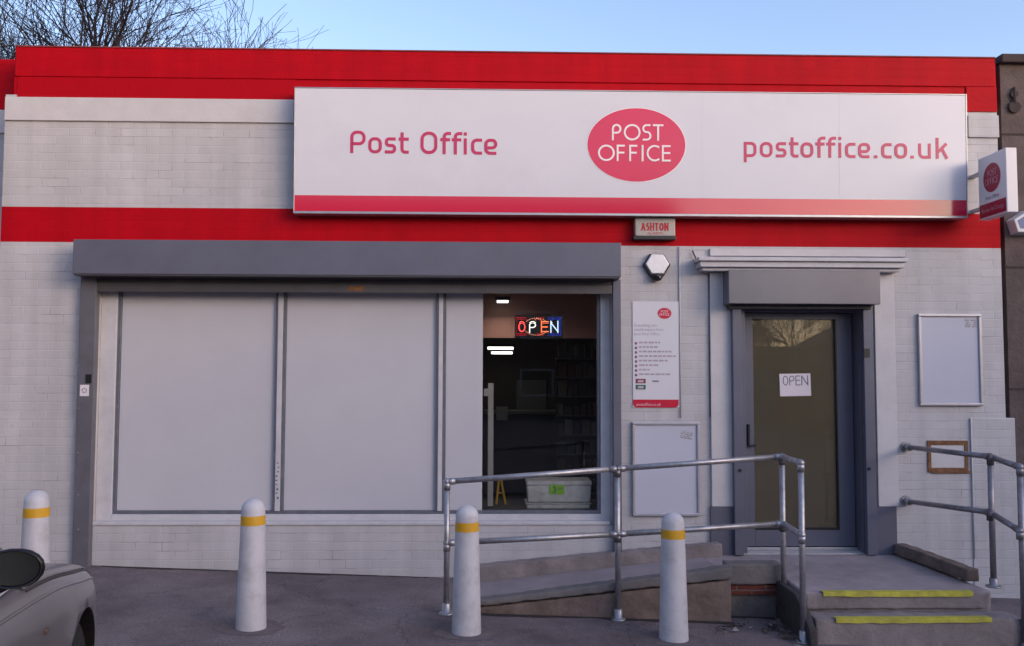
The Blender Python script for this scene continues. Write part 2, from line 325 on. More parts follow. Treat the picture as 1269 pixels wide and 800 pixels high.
# ------------------------------------------------------------------ world and light
HR, HL = 2.8, 8.0
SUN_EL, SUN_AZ = 14.0, 129.0
w = bpy.data.worlds.new('World'); S.world = w; w.use_nodes = True; n = w.node_tree.nodes; L = w.node_tree.links
sky = n.new('ShaderNodeTexSky'); sky.sky_type = 'NISHITA'; sky.sun_disc = False; sky.sun_elevation = R(SUN_EL); sky.sun_rotation = R(SUN_AZ)
sky.air_density = 1.0; sky.dust_density = 1.6; sky.ozone_density = 1.6
tint = n.new('ShaderNodeMix'); tint.data_type = 'RGBA'; tint.blend_type = 'MULTIPLY'; tint.inputs[0].default_value = 1; tint.inputs[7].default_value = (1, .925, .99, 1); L.new(sky.outputs[0], tint.inputs[6]); L.new(tint.outputs[2], n['Background'].inputs[0]); n['Background'].inputs[1].default_value = .15
sun = bpy.data.objects.new('sun', bpy.data.lights.new('sun', 'SUN')); COL.objects.link(sun)
sun.data.energy = .06; sun.data.angle = R(50); sun.data.color = (1, .60, .58)
dirv = Vector((math.sin(R(SUN_AZ)) * math.cos(R(SUN_EL)), math.cos(R(SUN_AZ)) * math.cos(R(SUN_EL)), math.sin(R(SUN_EL))))
sun.rotation_euler = (-dirv).to_track_quat('-Z', 'Y').to_euler()
vs = S.view_settings; vs.view_transform = 'Standard'; vs.look = 'None'; vs.exposure = 1.32; vs.gamma = 1
S.cycles.max_bounces = 8; S.cycles.transparent_max_bounces = 12

# ------------------------------------------------------------------ ground
def asphalt():
    m = bpy.data.materials.new('tarmac'); m.use_nodes = True; n = m.node_tree.nodes; L = m.node_tree.links; b = n['Principled BSDF']
    tc = n.new('ShaderNodeTexCoord')
    a = n.new('ShaderNodeTexNoise'); a.inputs['Scale'].default_value = .9; a.inputs['Detail'].default_value = 7; a.inputs['Roughness'].default_value = .65; L.new(tc.outputs['Object'], a.inputs['Vector'])
    cr = n.new('ShaderNodeValToRGB'); e = cr.color_ramp.elements; e[0].position = .35; e[0].color = (.085, .068, .075, 1); e[1].position = .68; e[1].color = (.21, .17, .18, 1)
    L.new(a.outputs['Fac'], cr.inputs[0])
    g = n.new('ShaderNodeTexNoise'); g.inputs['Scale'].default_value = 95; g.inputs['Detail'].default_value = 3; L.new(tc.outputs['Object'], g.inputs['Vector'])
    mr = n.new('ShaderNodeMapRange'); mr.inputs[1].default_value = .3; mr.inputs[2].default_value = .7; mr.inputs[3].default_value = .55; mr.inputs[4].default_value = 1.5; L.new(g.outputs['Fac'], mr.inputs[0])
    mx = n.new('ShaderNodeMix'); mx.data_type = 'RGBA'; mx.blend_type = 'MULTIPLY'; mx.inputs[0].default_value = 1; L.new(cr.outputs[0], mx.inputs[6]); L.new(mr.outputs[0], mx.inputs[7])
    st = n.new('ShaderNodeTexNoise'); st.inputs['Scale'].default_value = 2.6; st.inputs['Detail'].default_value = 4; st.inputs['Roughness'].default_value = .5; L.new(tc.outputs['Object'], st.inputs['Vector'])
    sr = n.new('ShaderNodeMapRange'); sr.inputs[1].default_value = .60; sr.inputs[2].default_value = .70; sr.inputs[3].default_value = 1; sr.inputs[4].default_value = .72; L.new(st.outputs['Fac'], sr.inputs[0])
    ms = n.new('ShaderNodeMix'); ms.data_type = 'RGBA'; ms.blend_type = 'MULTIPLY'; ms.inputs[0].default_value = 1; L.new(mx.outputs[2], ms.inputs[6]); L.new(sr.outputs[0], ms.inputs[7]); mx = ms
    # hairline cracks
    v = n.new('ShaderNodeTexVoronoi'); v.feature = 'DISTANCE_TO_EDGE'; v.inputs['Scale'].default_value = .55
    nd = n.new('ShaderNodeTexNoise'); nd.inputs['Scale'].default_value = 3; nd.inputs['Detail'].default_value = 6; L.new(tc.outputs['Object'], nd.inputs['Vector'])
    va = n.new('ShaderNodeVectorMath'); va.operation = 'MULTIPLY_ADD'; va.inputs[1].default_value = (.5, .5, .5); L.new(nd.outputs['Color'], va.inputs[0]); L.new(tc.outputs['Object'], va.inputs[2]); L.new(va.outputs[0], v.inputs['Vector'])
    vr = n.new('ShaderNodeMapRange'); vr.inputs[1].default_value = 0; vr.inputs[2].default_value = .007; vr.inputs[3].default_value = .6; vr.inputs[4].default_value = 1; L.new(v.outputs['Distance'], vr.inputs[0])
    m2 = n.new('ShaderNodeMix'); m2.data_type = 'RGBA'; m2.blend_type = 'MULTIPLY'; m2.inputs[0].default_value = 1; L.new(mx.outputs[2], m2.inputs[6]); L.new(vr.outputs[0], m2.inputs[7])
    L.new(m2.outputs[2], b.inputs['Base Color']); b.inputs['Roughness'].default_value = .75
    bp = n.new('ShaderNodeBump'); bp.inputs['Strength'].default_value = .5; bp.inputs['Distance'].default_value = .006; L.new(g.outputs['Fac'], bp.inputs['Height']); L.new(bp.outputs[0], b.inputs['Normal'])
    return m
M_asph = asphalt()
g = B(); xs = [-400, -120, -14, 14, 120, 400]; ys = [-400, -60, -20, 0, 20, 80, 400]
for i in range(len(xs) - 1):
    for j in range(len(ys) - 1):
        g.face([(xs[i], ys[j], gz(xs[i])), (xs[i + 1], ys[j], gz(xs[i + 1])), (xs[i + 1], ys[j + 1], gz(xs[i + 1])), (xs[i], ys[j + 1], gz(xs[i]))])
o = g.build('ground', M_asph); o['kind'] = 'structure'; o['label'] = 'grey tarmac forecourt in front of the shop'

# ------------------------------------------------------------------ BUILDING
bld = thing('post_office_building', 'single storey shop of white painted brick with two red bands and flat roof', 'building', (0, 0, 0))
X = lambda px, py=400, Y=0: at(px, py, Y).x
Z = lambda py, px=634, Y=0: at(px, py, Y).z
xl = X(2, 260); xr = X(1240, 300); xrp = X(1260, 620)
z_top = Z(67); z_b1 = Z(124); z_cor = Z(127); z_cor2 = Z(156); z_s0 = Z(261); z_s1 = Z(304); z_pl = Z(517)
zb = -.6
# window opening and door opening
wx0, wx1 = X(117, 500), X(758, 500); wz0, wz1 = Z(650), Z(352)
dx0, dx1 = X(910, 500), X(1083, 500); dz0, dz1 = .12, Z(372, 990)
def grid_wall(xs, zs, cell, T=.28, y0=0.):
    b = B()
    def c(i, j): return cell(i, j) if 0 <= i < len(xs) - 1 and 0 <= j < len(zs) - 1 else None
    for i in range(len(xs) - 1):
        for j in range(len(zs) - 1):
            m = c(i, j)
            if m is None: continue
            a, bb, d, e = xs[i], xs[i + 1], zs[j], zs[j + 1]
            b.face([(a, y0, d), (bb, y0, d), (bb, y0, e), (a, y0, e)], m); b.face([(bb, y0 + T, d), (a, y0 + T, d), (a, y0 + T, e), (bb, y0 + T, e)], m)
            if c(i - 1, j) is None: b.face([(a, y0 + T, d), (a, y0, d), (a, y0, e), (a, y0 + T, e)], m)
            if c(i + 1, j) is None: b.face([(bb, y0, d), (bb, y0 + T, d), (bb, y0 + T, e), (bb, y0, e)], m)
            if c(i, j - 1) is None: b.face([(a, y0 + T, d), (bb, y0 + T, d), (bb, y0, d), (a, y0, d)], m)
            if c(i, j + 1) is None: b.face([(a, y0, e), (bb, y0, e), (bb, y0 + T, e), (a, y0 + T, e)], m)
    return b
gx = [xl, X(19, 70), wx0, wx1, dx0, dx1, xr]; gzs = [zb, dz0, wz0, dz1, wz1, z_s1, z_s0, z_b1, z_top]
assert gzs == sorted(gzs), gzs
def cell(i, j):
    if i == 0 and j == 7: return None
    if i == 2 and j in (2, 3): return None
    if i == 4 and j in (1, 2): return None
    if j == 5: return 1
    if j == 7: return 1
    return 0
grid_wall(gx, gzs, cell).build('wall', [M_wall, M_wallR], bld)
# side and back walls, roof
D = 9.0
B().box(xr - .25, xr, .28, D, zb, z_top - .02).build('side_wall', M_wall, bld)
B().box(xl, xl + .25, .28, D, zb, z_top - .02).build('side_wall', M_wall, bld)
B().box(xl + .25, xr - .25, D - .25, D, zb, z_top - .02).build('back_wall', M_wall, bld)
B().box(xl + .25, xr - .25, .28, D - .25, z_top - .55, z_top - .35).build('roof', mat('roof_felt', (.06, .06, .06), .9), bld)
# upper red parapet course, proud of the wall
xpl = X(20, 70); xpr = X(1229, 76)
B().box(xpl, xpr + .02, -.014, .30, Z(102), z_top + .005).build('parapet', M_wallR, bld, bevel=.006)
B().box(X(22, 115), X(365, 115), -.007, -.002, z_cor, Z(102) - .002).build('parapet_band', M_red2, bld)
for (a, b_) in ((7, 365), (1198, 1236)):
    B().box(X(a, 140), X(b_, 140), -.022, .0, z_cor2 + (.0 if a < 100 else -.07), z_cor + (-.003 if a < 100 else -.08)).build('cornice', M_wall if a > 100 else M_white, bld, bevel=.005)
B().box(X(1197, 120), xpr + .03, -.012, -.001, Z(139, 1215), Z(102) - .002).build('parapet_band', M_redP, bld)
# coping: thin weathered strip on top
B().box(xpl - .004, xpr + .024, -.022, .32, z_top + .005, z_top + .018).build('coping', mat('coping_red_dark', (.25, .05, .05), .7, var=.3, vscale=9), bld, bevel=.004)
# right lower plinth and the thickened pier beside it
B().box(X(1204, 620), xrp, -.012, .5, zb, Z(517, 1230)).build('plinth', M_wall, bld, bevel=.006)
B().box(xl, X(93, 600), -.012, -.001, zb, Z(516, 50)).build('plinth', M_wall, bld)
# wall base strip (tar/dirt line)
# door surround (smooth render) and its grey foot
B().px(881, 338, 909, 627, -.03, .028).build('door_surround', M_white, bld, bevel=.004)
B().px(1086, 338, 1111, 627, -.03, .028).build('door_surround', M_white, bld, bevel=.004)
b = B(); a = at(881, 627, -.032); c = at(909, 627, -.032); b.box(a.x, c.x, -.032, -.002, zb, a.z - .002); b.build('painted_foot', M_grey, bld); b = B()
a = at(1086, 627, -.032); c = at(1111, 627, -.032); b.box(a.x, c.x, -.032, -.002, zb, a.z - .002)
b.build('painted_foot', M_grey, bld)
# moulded hood over the door
b = B(); xa, xb_ = X(866, 325, -.2), X(1126, 325, -.2); zt = Z(319, 990, -.2)
b.box(xa, xb_, -.20, -.002, zt - .035, zt); b.box(xa + .02, xb_ - .02, -.17, -.002, zt - .085, zt - .035); b.box(xa + .045, xb_ - .045, -.13, -.002, zt - .115, zt - .085)
b.build('door_hood', M_whiteT, bld, bevel=.006)
pbox('fascia_strip', 880, 309, 1122, 318, -.028, .026, M_white, bld, .003)
# conduits
for (p0, y0, y1, r) in ((879, 338, 516, .009), (842, 306, 517, .006), (1203, 518, 690, .006)):
    t0 = at(p0, y0, -.012); t1 = at(p0, y1, -.012)
    YY = -.012 if p0 < 1200 else -.016
    B().tube([(t0.x, YY, t0.z), (t0.x, YY, t1.z)], r, 8).build('conduit', M_white if p0 != 879 else M_greyM, bld, smooth=True)
p = [at(858, 311, -.02), at(863, 322, -.03), at(868, 327, -.05)]
B().tube(p, .006, 6).build('cable', M_black, bld, smooth=True)

# ---- shop window
WY = .10
win = B()
fx0, fx1 = X(143, 500, WY), X(744, 500, WY); fz0, fz1 = Z(636, 450, WY), Z(358, 450, WY)
t = .028
win.box(fx0, fx1, WY, WY + .07, fz0, fz0 + t); win.box(fx0, fx1, WY, WY + .07, fz1 - t, fz1)
win.box(fx0, fx0 + t, WY, WY + .07, fz0 + t, fz1 - t); win.box(fx1 - t, fx1, WY, WY + .07, fz0 + t, fz1 - t)
W = win.build('window', M_greyD, bld, bevel=.003)
# white timber surround: jambs and sill
b = B(); b.box(wx0 + .001, fx0, WY - .02, WY + .1, wz0 + .001, wz1 - .001); b.box(fx1, wx1 - .001, WY - .02, WY + .1, wz0 + .001, wz1 - .001)
b.box(fx0, fx1, WY + .01, WY + .1, fz1, wz1 - .001); b.box(fx0, fx1, WY - .02, WY + .1, wz0 + .001, fz0)
b.build('surround', M_whiteT, W, bevel=.004)
b = B(); b.box(wx0 + .015, wx1 - .015, -.012, WY - .021, wz0 + .002, wz0 + .034); b.build('sill', M_whiteT, W, bevel=.006)
mull = [(340, 353), (540, 552)]
for (a, c) in mull:
    xa, xc = X(a, 500, WY), X(c, 500, WY); b = B()
    b.box(xa, xa + .022, WY - .008, WY + .06, fz0 + t, fz1 - t, 0); b.box(xa + .022, xc - .026, WY - .016, WY + .06, fz0 + t, fz1 - t, 1); b.box(xc - .026, xc, WY - .008, WY + .06, fz0 + t, fz1 - t, 0)
    b.build('mullion', [M_greyD, M_whiteT], W, bevel=.002)
gx0 = X(598, 500, WY)
edges = [fx0 + t, X(340, 500, WY), X(353, 500, WY), X(540, 500, WY), X(552, 500, WY), gx0]
for k in range(3):
    B().box(edges[2 * k] + .001, edges[2 * k + 1] - .001, WY + .022, WY + .034, fz0 + t + .001, fz1 - t - .001).build('blank_panel', M_board, W, bevel=.002)
B().box(gx0 + .001, fx1 - t - .001, WY + .03, WY + .036, fz0 + t + .001, fz1 - t - .001).build('pane', M_gblack, W)
# worn paint marks on the first mullion
b = B()
for k in range(9):
    zz = Z(572 + k * 5.3, 345, WY); xx = X(345, 580, WY) + random.uniform(-.012, .012)
    b.box(xx - .008, xx + .008, WY - .0175, WY - .0155, zz - random.uniform(.008, .02), zz)
b.build('paint_chip', M_greyD, W)

# ---- roller shutter over the window
BY = -.26
bx0, bx1 = X(90, 320, BY), X(770, 320, BY); bz1 = Z(299, 430, BY); bz0 = Z(341.5, 430, BY)
rs = B().quadbox([(bx0, BY, bz0), (bx1, BY, bz0), (bx1, -.002, bz0), (bx0, -.002, bz0), (bx0, BY, bz1), (bx1, BY, bz1), (bx1, -.002, bz1), (bx0, -.002, bz1)]).build('roller_shutter', M_grey, bld, bevel=.006)
b = B(); b.box(bx0 + .012, bx1 - .012, -.255, -.004, bz0 - .012, bz0 - .001); b.build('box_lip', M_dark, rs)
zb0 = Z(363, 430, -.07)
b = B(); b.box(wx0 + .004, wx1 - .004, -.075, -.035, zb0, zb0 + .075); b.box(wx0 + .004, wx1 - .004, -.062, -.048, zb0 + .075, bz0 - .013)
for k in range(4): b.box(wx0 + .004, wx1 - .004, -.068, -.062, zb0 + .085 + k * .03, zb0 + .10 + k * .03)
b.build('bottom_bar', mat('shutter_bar', (.075, .073, .082), .5, var=.2, vscale=5), rs, bevel=.003)
b = B().px(431, 355, 452, 361, -.077, .002); b.build('rust_mark', M_rust, rs)
gb = lambda pa, pb: (X(pa, 520, -.07), X(pb, 520, -.07))
for (a, c) in ((95, 115), (760, 770)):
    xa, xc = gb(a, c); b = B(); b.box(xa, xc, -.08, -.002, gz((xa)) - .02, bz0 - .002); b.build('guide_rail', M_grey if a > 500 else mat('rail_grey', (.12, .12, .145), .45, var=.15, vscale=5, dirt=(.09, .08, .09), dscale=6, damt=.5), rs, bevel=.004)
ks = B().px(106, 463, 113, 474, -.088, .008).build('key_switch', M_black, rs)
b = B().px(99, 476, 110, 490, -.084, .004, 0); fnk = lambda u, v, o: Vector((u, -.0845 - o, v))
c = at(104.5, 483, -.085)
for k in range(5): a0 = k * 1.25; ribbon(b, [(c.x + .018 * math.cos(a0), c.z + .018 * math.sin(a0)), (c.x + .02 * math.cos(a0 + .8), c.z + .02 * math.sin(a0 + .8))], .004, fnk, k, thick=.001, m=1)
b.build('sticker', [M_paper, M_ink], rs)
for zz in (398, 452, 505, 560, 612, 655):   # fixings of the rail
    for pxx in (97,):
        p = at(pxx, zz, -.08); B().tube([(p.x, -.086, p.z), (p.x, -.08, p.z)], .006, 8).build('bolt', M_galv, rs)

# ---- door and its shutter
DY = .16
ddx0, ddx1 = X(918, 500, DY), X(1058, 500, DY); ddz1 = Z(388, 990, DY)
# frame lining the opening (visible right hand jamb)
b = B(); b.box(dx0 + .001, ddx0, .0, .24, dz0, dz1 - .001); b.box(ddx1, dx1 - .001, .02, .24, dz0, dz1 - .001); b.box(ddx0, ddx1, .05, .24, ddz1, dz1 - .001)
b.box(ddx1 - .0, ddx1 + .03, -.0, .02, dz0, dz1 - .002)
b.build('door_frame', M_grey, bld, bevel=.004)
st = .105; pz0 = Z(656, 990, DY); pz1 = Z(396, 990, DY); px0 = X(934, 500, DY); px1 = X(1038, 500, DY)
b = B(); b.box(ddx0 + .004, px0, DY, DY + .05, dz0 + .03, ddz1 - .004); b.box(px1, ddx1 - .006, DY, DY + .05, dz0 + .03, ddz1 - .004)
b.box(px0, px1, DY, DY + .05, dz0 + .03, pz0); b.box(px0, px1, DY, DY + .05, pz1, ddz1 - .004)
door = b.build('door', M_grey, bld, bevel=.003)
B().box(px0 + .001, px1 - .001, DY + .022, DY + .028, pz0 + .001, pz1 - .001).build('pane', glass_mat('door_glass', (.95, .95, .95), 1.5), door)
M_film = mat('door_film', (.215, .165, .088), .55, var=.12, vscale=1.6)
B().box(px0 + .001, px1 - .001, DY + .030, DY + .034, pz0 + .001, pz1 - .001).build('blind', M_film, door)
b = B(); b.box(px0, px1, DY - .002, DY + .02, pz0 + .001, pz0 + .022); b.box(px1 - .012, px1 - .001, DY - .001, DY + .02, pz0 + .024, pz1); b.build('glazing_gasket', M_black, door)
h0 = at(929, 525, DY - .05); h1 = at(929, 551, DY - .05); b = B(); b.box(h0.x - .010, h0.x + .008, DY - .035, DY - .002, h1.z, h0.z); b.box(h0.x - .01, h0.x + .06, DY - .045, DY - .03, h1.z - .012, h1.z + .008)
b.build('handle', M_black, door, bevel=.003)
b = B().box(ddx0, ddx1, DY - .03, DY + .06, dz0 + .001, dz0 + .025); b.build('threshold', M_alu, bld, bevel=.003)
for yy in (479, 609):
    p = at(922, yy, DY - .012); B().box(p.x - .008, p.x + .014, DY - .012, DY - .001, p.z - .03, p.z + .03).build('lock_plate', M_signw, door, bevel=.002)
EY = -.22
ex0, ex1 = X(903, 355, EY), X(1091, 355, EY); ez1 = Z(335, 997, EY); ez0 = Z(377, 997, EY)
ds = B().box(ex0, ex1, EY, -.031, ez0, ez1).build('door_shutter', M_greyM, bld, bevel=.005)
B().box(ex0 + .03, ex1 - .04, -.12, -.04, ez0 - .035, ez0 - .001).build('bottom_bar', M_dark, ds, bevel=.003)
xa = X(909, 500, -.09); xc = X(920, 500, -.09); B().box(xa, xc, -.09, -.033, dz0, ez0 - .001).build('guide_rail', M_grey, ds, bevel=.004)
xa = X(1072, 500, -.09); xc = X(1084, 500, -.09); B().box(xa, xc, -.09, -.033, dz0, ez0 - .001).build('guide_rail', M_grey, ds, bevel=.004)
ks = B().px(1071, 431, 1078, 442, -.098, .008).build('key_switch', M_black, ds)
for pp in ((917, 582), (1077, 580)):
    p = at(pp[0], pp[1], -.09); B().tube([(p.x, -.10, p.z), (p.x, -.09, p.z)], .014, 10).build('bolt', M_black, ds)

# ---- room behind the glass
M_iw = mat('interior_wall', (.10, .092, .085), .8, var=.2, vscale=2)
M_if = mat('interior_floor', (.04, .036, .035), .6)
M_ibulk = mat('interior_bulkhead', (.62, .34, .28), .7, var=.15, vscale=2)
rx0, rx1 = wx0 + .05, X(800, 500); rz0, rz1 = dz0 - .02, Z(352) + .12
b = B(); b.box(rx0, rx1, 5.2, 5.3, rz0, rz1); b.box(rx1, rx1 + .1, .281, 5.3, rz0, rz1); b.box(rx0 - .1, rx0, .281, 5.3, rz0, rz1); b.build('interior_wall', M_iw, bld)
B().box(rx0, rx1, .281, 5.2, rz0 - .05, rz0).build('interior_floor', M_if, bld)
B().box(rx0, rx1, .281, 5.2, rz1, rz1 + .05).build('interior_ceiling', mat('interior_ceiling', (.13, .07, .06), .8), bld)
zbk0, zbk1 = Z(418, 670, 1.2), Z(384, 670, 1.2)
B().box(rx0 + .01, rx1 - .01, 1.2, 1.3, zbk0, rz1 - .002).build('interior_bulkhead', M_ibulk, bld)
# window board on which things stand
B().box(wx0 + .01, wx1 - .01, .283, .95, fz0 - .06, fz0 + .01).build('display_shelf', mat('display_shelf', (.12, .11, .11), .7), bld)

# wing at the far left and its parapet
b = B(); wy = .35; wxl = X(-260, 250, wy)
zr0 = Z(137, 8, wy); zr1 = Z(75, 8, wy); b.box(wxl, xl - .0, wy, 6, zb, zr0, 0); b.box(wxl, X(21, 100, wy), wy - .02, 6, zr0, zr1, 1)
wing = thing('side_wing', 'recessed left end of the shop, red over white, lower than the main front', 'building', ((wxl + xl) / 2, wy, gz(xl)))
b2 = B(); b2.box(wxl, xl - .002, wy, 6, zb, zr0); b2.build('wall', M_wall, wing)
b2 = B(); b2.box(wxl, xl - .002, wy - .03, 6, zr0, zr1); b2.build('parapet', M_wallR, wing, bevel=.005)
b2 = B(); b2.box(wxl, xl - .004, wy - .025, wy - .002, Z(166, 8, wy), zr0 - .002); b2.build('cornice', M_white, wing, bevel=.004)

# neighbour at right
ng = thing('neighbouring_building', 'brown weathered building with a panelled pier at the right edge', 'building', (X(1262, 300) + 1.5, 0, gz(5.5)))
M_brn = mat('brown_render', (.115, .088, .085), .9, var=.3, vscale=5, bump=.6, bscale=35, dirt=(.07, .055, .055), dscale=2.5, damt=.6)
M_brn2 = mat('brown_render_dark', (.055, .04, .04), .9, var=.3, vscale=6)
nx = X(1247, 300); nzt = Z(75, 1250)
B().box(nx, nx + 7, .02, 8, zb, nzt - .03).build('wall', M_brn, ng)
B().box(xr + .002, nx - .001, .12, 8, zb, nzt - .1).build('shaded_gap', M_brn2, ng)  # recessed gap, its shadow put into the darker colour
B().box(nx - .01, nx + 7.1, -.04, .3, nzt - .03, nzt + .05).build('coping', M_brn2, ng, bevel=.01)
for zz in (165, 330, 480, 610): B().box(nx, nx + 7, .012, .0199, Z(zz + 2, 1260), Z(zz, 1260)).build('joint', M_brn2, ng)
b = B(); c = at(1256, 131, .02)
for (dz, r) in ((.10, .035), (-.02, .055)): b.tube([(c.x, -.005, c.z + dz), (c.x, .019, c.z + dz)], r, 10)
b.tube([(c.x, .0, c.z + .16), (c.x, .0, c.z + .02)], .015, 6); b.build('pipe_stub', M_brn2, ng)

# ------------------------------------------------------------------ fascia sign
SY = -.15
sx0, sx1 = X(366, 187, SY), X(1196, 195, SY); sz0 = (Z(263, 366, SY) + Z(270, 1197, SY)) / 2; sz1 = (Z(111, 366, SY) + Z(120, 1195, SY)) / 2
sign = thing('fascia_sign', 'long white shop sign over the window and door with pink red lettering and oval emblem', 'sign', (sx0, SY, sz0))
LEAN = math.tan(R(2.0))
def sfn(u, v, out): return Vector((sx0 + u, SY - out - (v) * LEAN, sz0 + v))
SWd, SHt = sx1 - sx0, sz1 - sz0
def spx(px, py):   # photo pixel -> sign coordinates
    fx = (px - 366) / (1196 - 366.); tp = 111 + 9 * fx; bt = 263 + 7 * fx
    return fx * SWd, (bt - py) / (bt - tp) * SHt
def sslab(b, u0, v0, u1, v1, o0, o1, m=0):
    b.quadbox([sfn(u0, v0, o1), sfn(u1, v0, o1), sfn(u1, v0, o0), sfn(u0, v0, o0), sfn(u0, v1, o1), sfn(u1, v1, o1), sfn(u1, v1, o0), sfn(u0, v1, o0)], m)
band = SHt * 21 / 152.
b = B(); sslab(b, 0, 0, SWd, SHt, -.13, 0); b.build('board', M_sign, sign, bevel=.003)
b = B(); sslab(b, .0, .012, SWd, band, .0005, .0025); b.build('red_band', M_signred, sign)
b = B(); sslab(b, -.008, -.010, SWd + .008, .010, -.13, .008); sslab(b, -.008, .0105, -.0005, SHt, -.13, .004); sslab(b, SWd + .0005, .0105, SWd + .008, SHt, -.13, .004); sslab(b, -.008, SHt + .0005, SWd + .008, SHt + .008, -.13, .006)
b.build('trim', M_alu, sign, bevel=.002)
# board joints
for pp in (866, 1037): u, v = spx(pp, 190); b = B(); sslab(b, u - .0012, band + .002, u + .0012, SHt - .002, .0, .0008); b.build('panel_joint', mat('joint_grey', (.58, .58, .64), .5), sign)
b = B(); k = 6.04
u0, vb = spx(420 + 80 / k, 150 + 246 / k); _, vt = spx(420 + 80 / k, 150 + 80 / k); size = vt - vb
pos = [spx(420 + q / k, 170)[0] for q in (80, 213, 335, 437, 0, 598, 745, 828, 915, 972, 1070)]
def lean_fn(slope, u_ref): return lambda u, v, o: sfn(u, v - slope * (u - u_ref), o)
lettering(b, 'Post Office', lean_fn(.004, u0), u0, vb, size, positions=pos, h=.070)
b.build('lettering', M_pink, sign)
b = B(); k = 4.532
u0, vb = spx(905 + 60 / k, 155 + 186 / k); _, vt = spx(905 + 60 / k, 155 + 70 / k); size = (vt - vb) * 1.02
pos = [spx(905 + q / k, 180)[0] for q in (57, 148, 238, 312, 378, 462, 523, 590, 630, 703, 793, 835, 910, 1000, 1045, 1145)]
lettering(b, 'postoffice.co.uk', lean_fn(.0, u0), u0, vb, size, positions=pos, h=.070)
b.build('lettering', M_pink, sign)
cu, cv = spx(784.5, 181); ru = 60.5 / 830 * SWd; rv = 45 / 151. * SHt
b = B(); disc(b, sfn, cu, cv, ru * 1.012, rv * 1.015, .0015, 0, 64); emb0 = b.build('emblem', M_signw, sign)
b = B(); disc(b, sfn, cu, cv, ru, rv, .003, 0, 64); emb = b.build('oval', mat('emblem_red', (.66, .018, .085), .16, var=.03), emb0)
def oval_text(b, fn, cu, cv, ru, rv, m=0, thick=.002, h=.055):
    # measured from the emblem in the photo, in units of its half width / half height
    s1 = rv * 2 * 145 / 655.
    for txt, xs_, yb in (('POST', (285, 392, 558, 652), 368), ('OFFICE', (160, 328, 440, 552, 597, 735), 553)):
        pos = [cu + (q - 506) / 440. * ru for q in xs_]; v = cv + (407 - yb) / 327. * rv
        lettering(b, txt, fn, pos[0], v, s1, h=h, cap=True, positions=pos, thick=thick, xs=(ru / rv) * (655 / 880.), m=m, ow=1.03)
b = B(); oval_text(b, lambda u, v, o: sfn(u, v, o + .003), cu, cv, ru, rv); b.build('emblem_lettering', M_signw, emb0)

# ------------------------------------------------------------------ projecting sign
PYo, PYi = -.60, -.18
pxx0 = at(1247, 220, PYo).x; pth = at(1261, 220, PYo).x - pxx0
pz1 = Z(183, 1247, PYo); pz0_ = Z(263, 1247, PYo)
psn = thing('projecting_sign', 'small double sided box sign with red oval sticking out from the wall corner', 'sign', (pxx0 + pth / 2, PYi, pz0_))
B().box(pxx0, pxx0 + pth, PYo, PYi, pz0_, pz1).build('casing', mat('sign_casing', (.74, .73, .76), .35, var=.04), psn, bevel=.006)
for zz in (pz0_ + .1, pz1 - .13): B().box(pxx0 + .03, pxx0 + pth - .03, PYi, -.001, zz, zz + .03).build('bracket', M_whiteT, psn)
PW_, PH_ = PYi - PYo, pz1 - pz0_
for sgn, xx in ((-1, pxx0), (1, pxx0 + pth)):
    fnp = (lambda u, v, o: Vector((pxx0 - o - .0005, PYi - u, pz0_ + v))) if sgn < 0 else (lambda u, v, o: Vector((pxx0 + pth + o + .0005, PYo + u, pz0_ + v)))
    b = B(); q = [(.01, .012), (PW_ - .01, .012), (PW_ - .01, PH_ * .235), (.01, PH_ * .235)]
    b.face([fnp(*c, .001) for c in q], 0); disc(b, fnp, PW_ * .5, PH_ * .62, PW_ * .31, PH_ * .23, .0012, 0)
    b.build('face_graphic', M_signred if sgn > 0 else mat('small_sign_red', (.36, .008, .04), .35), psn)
    b = B(); oval_text(b, lambda u, v, o: fnp(u, v, o + .001), PW_ * .5, PH_ * .62, PW_ * .31, PH_ * .23, thick=.001)
    font_text(b, 'Post Office', fnp, PW_ * .5, PH_ * .29, .045, 1, 1, 'CENTER'); font_text(b, 'Bureau de Change', lambda u, v, o: fnp(u, v, o + .001), PW_ * .5, PH_ * .10, .052, .86, 0, 'CENTER')
    b.build('face_lettering', [mat('letter_pinkish', (.6, .3, .36), .5), M_ink], psn)

# ------------------------------------------------------------------ small wall fixtures
bx = thing('alarm_box', 'small cream alarm box with red serif lettering under the long sign', 'alarm box', at(811, 294, 0))
b = B().px(787, 270, 837, 293, -.09, .088); b.build('casing', mat('cream_plastic', (.42, .40, .37), .45, var=.1, dirt=(.3, .28, .25), dscale=8, damt=.5), bx, bevel=.012)
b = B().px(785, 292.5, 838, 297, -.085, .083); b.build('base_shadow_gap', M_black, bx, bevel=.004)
c0 = at(794.5, 286.2, -.09); c1 = at(829.5, 276.5, -.09); fnb = lambda u, v, o: Vector((c0.x + u, -.0905 - o, c0.z + v))
b = B(); lettering(b, 'ASHTON', fnb, 0, 0, c1.z - c0.z, h=.115, cap=True, serif=.17, gap=.16, xs=.66, thick=.001, ow=.8)
font_text(b, 'ALARMS', fnb, (c1.x - c0.x) / 2, -.032, .030, 1.3, 0, 'CENTER'); b.build('lettering', mat('alarm_red', (.42, .01, .02), .5), bx)

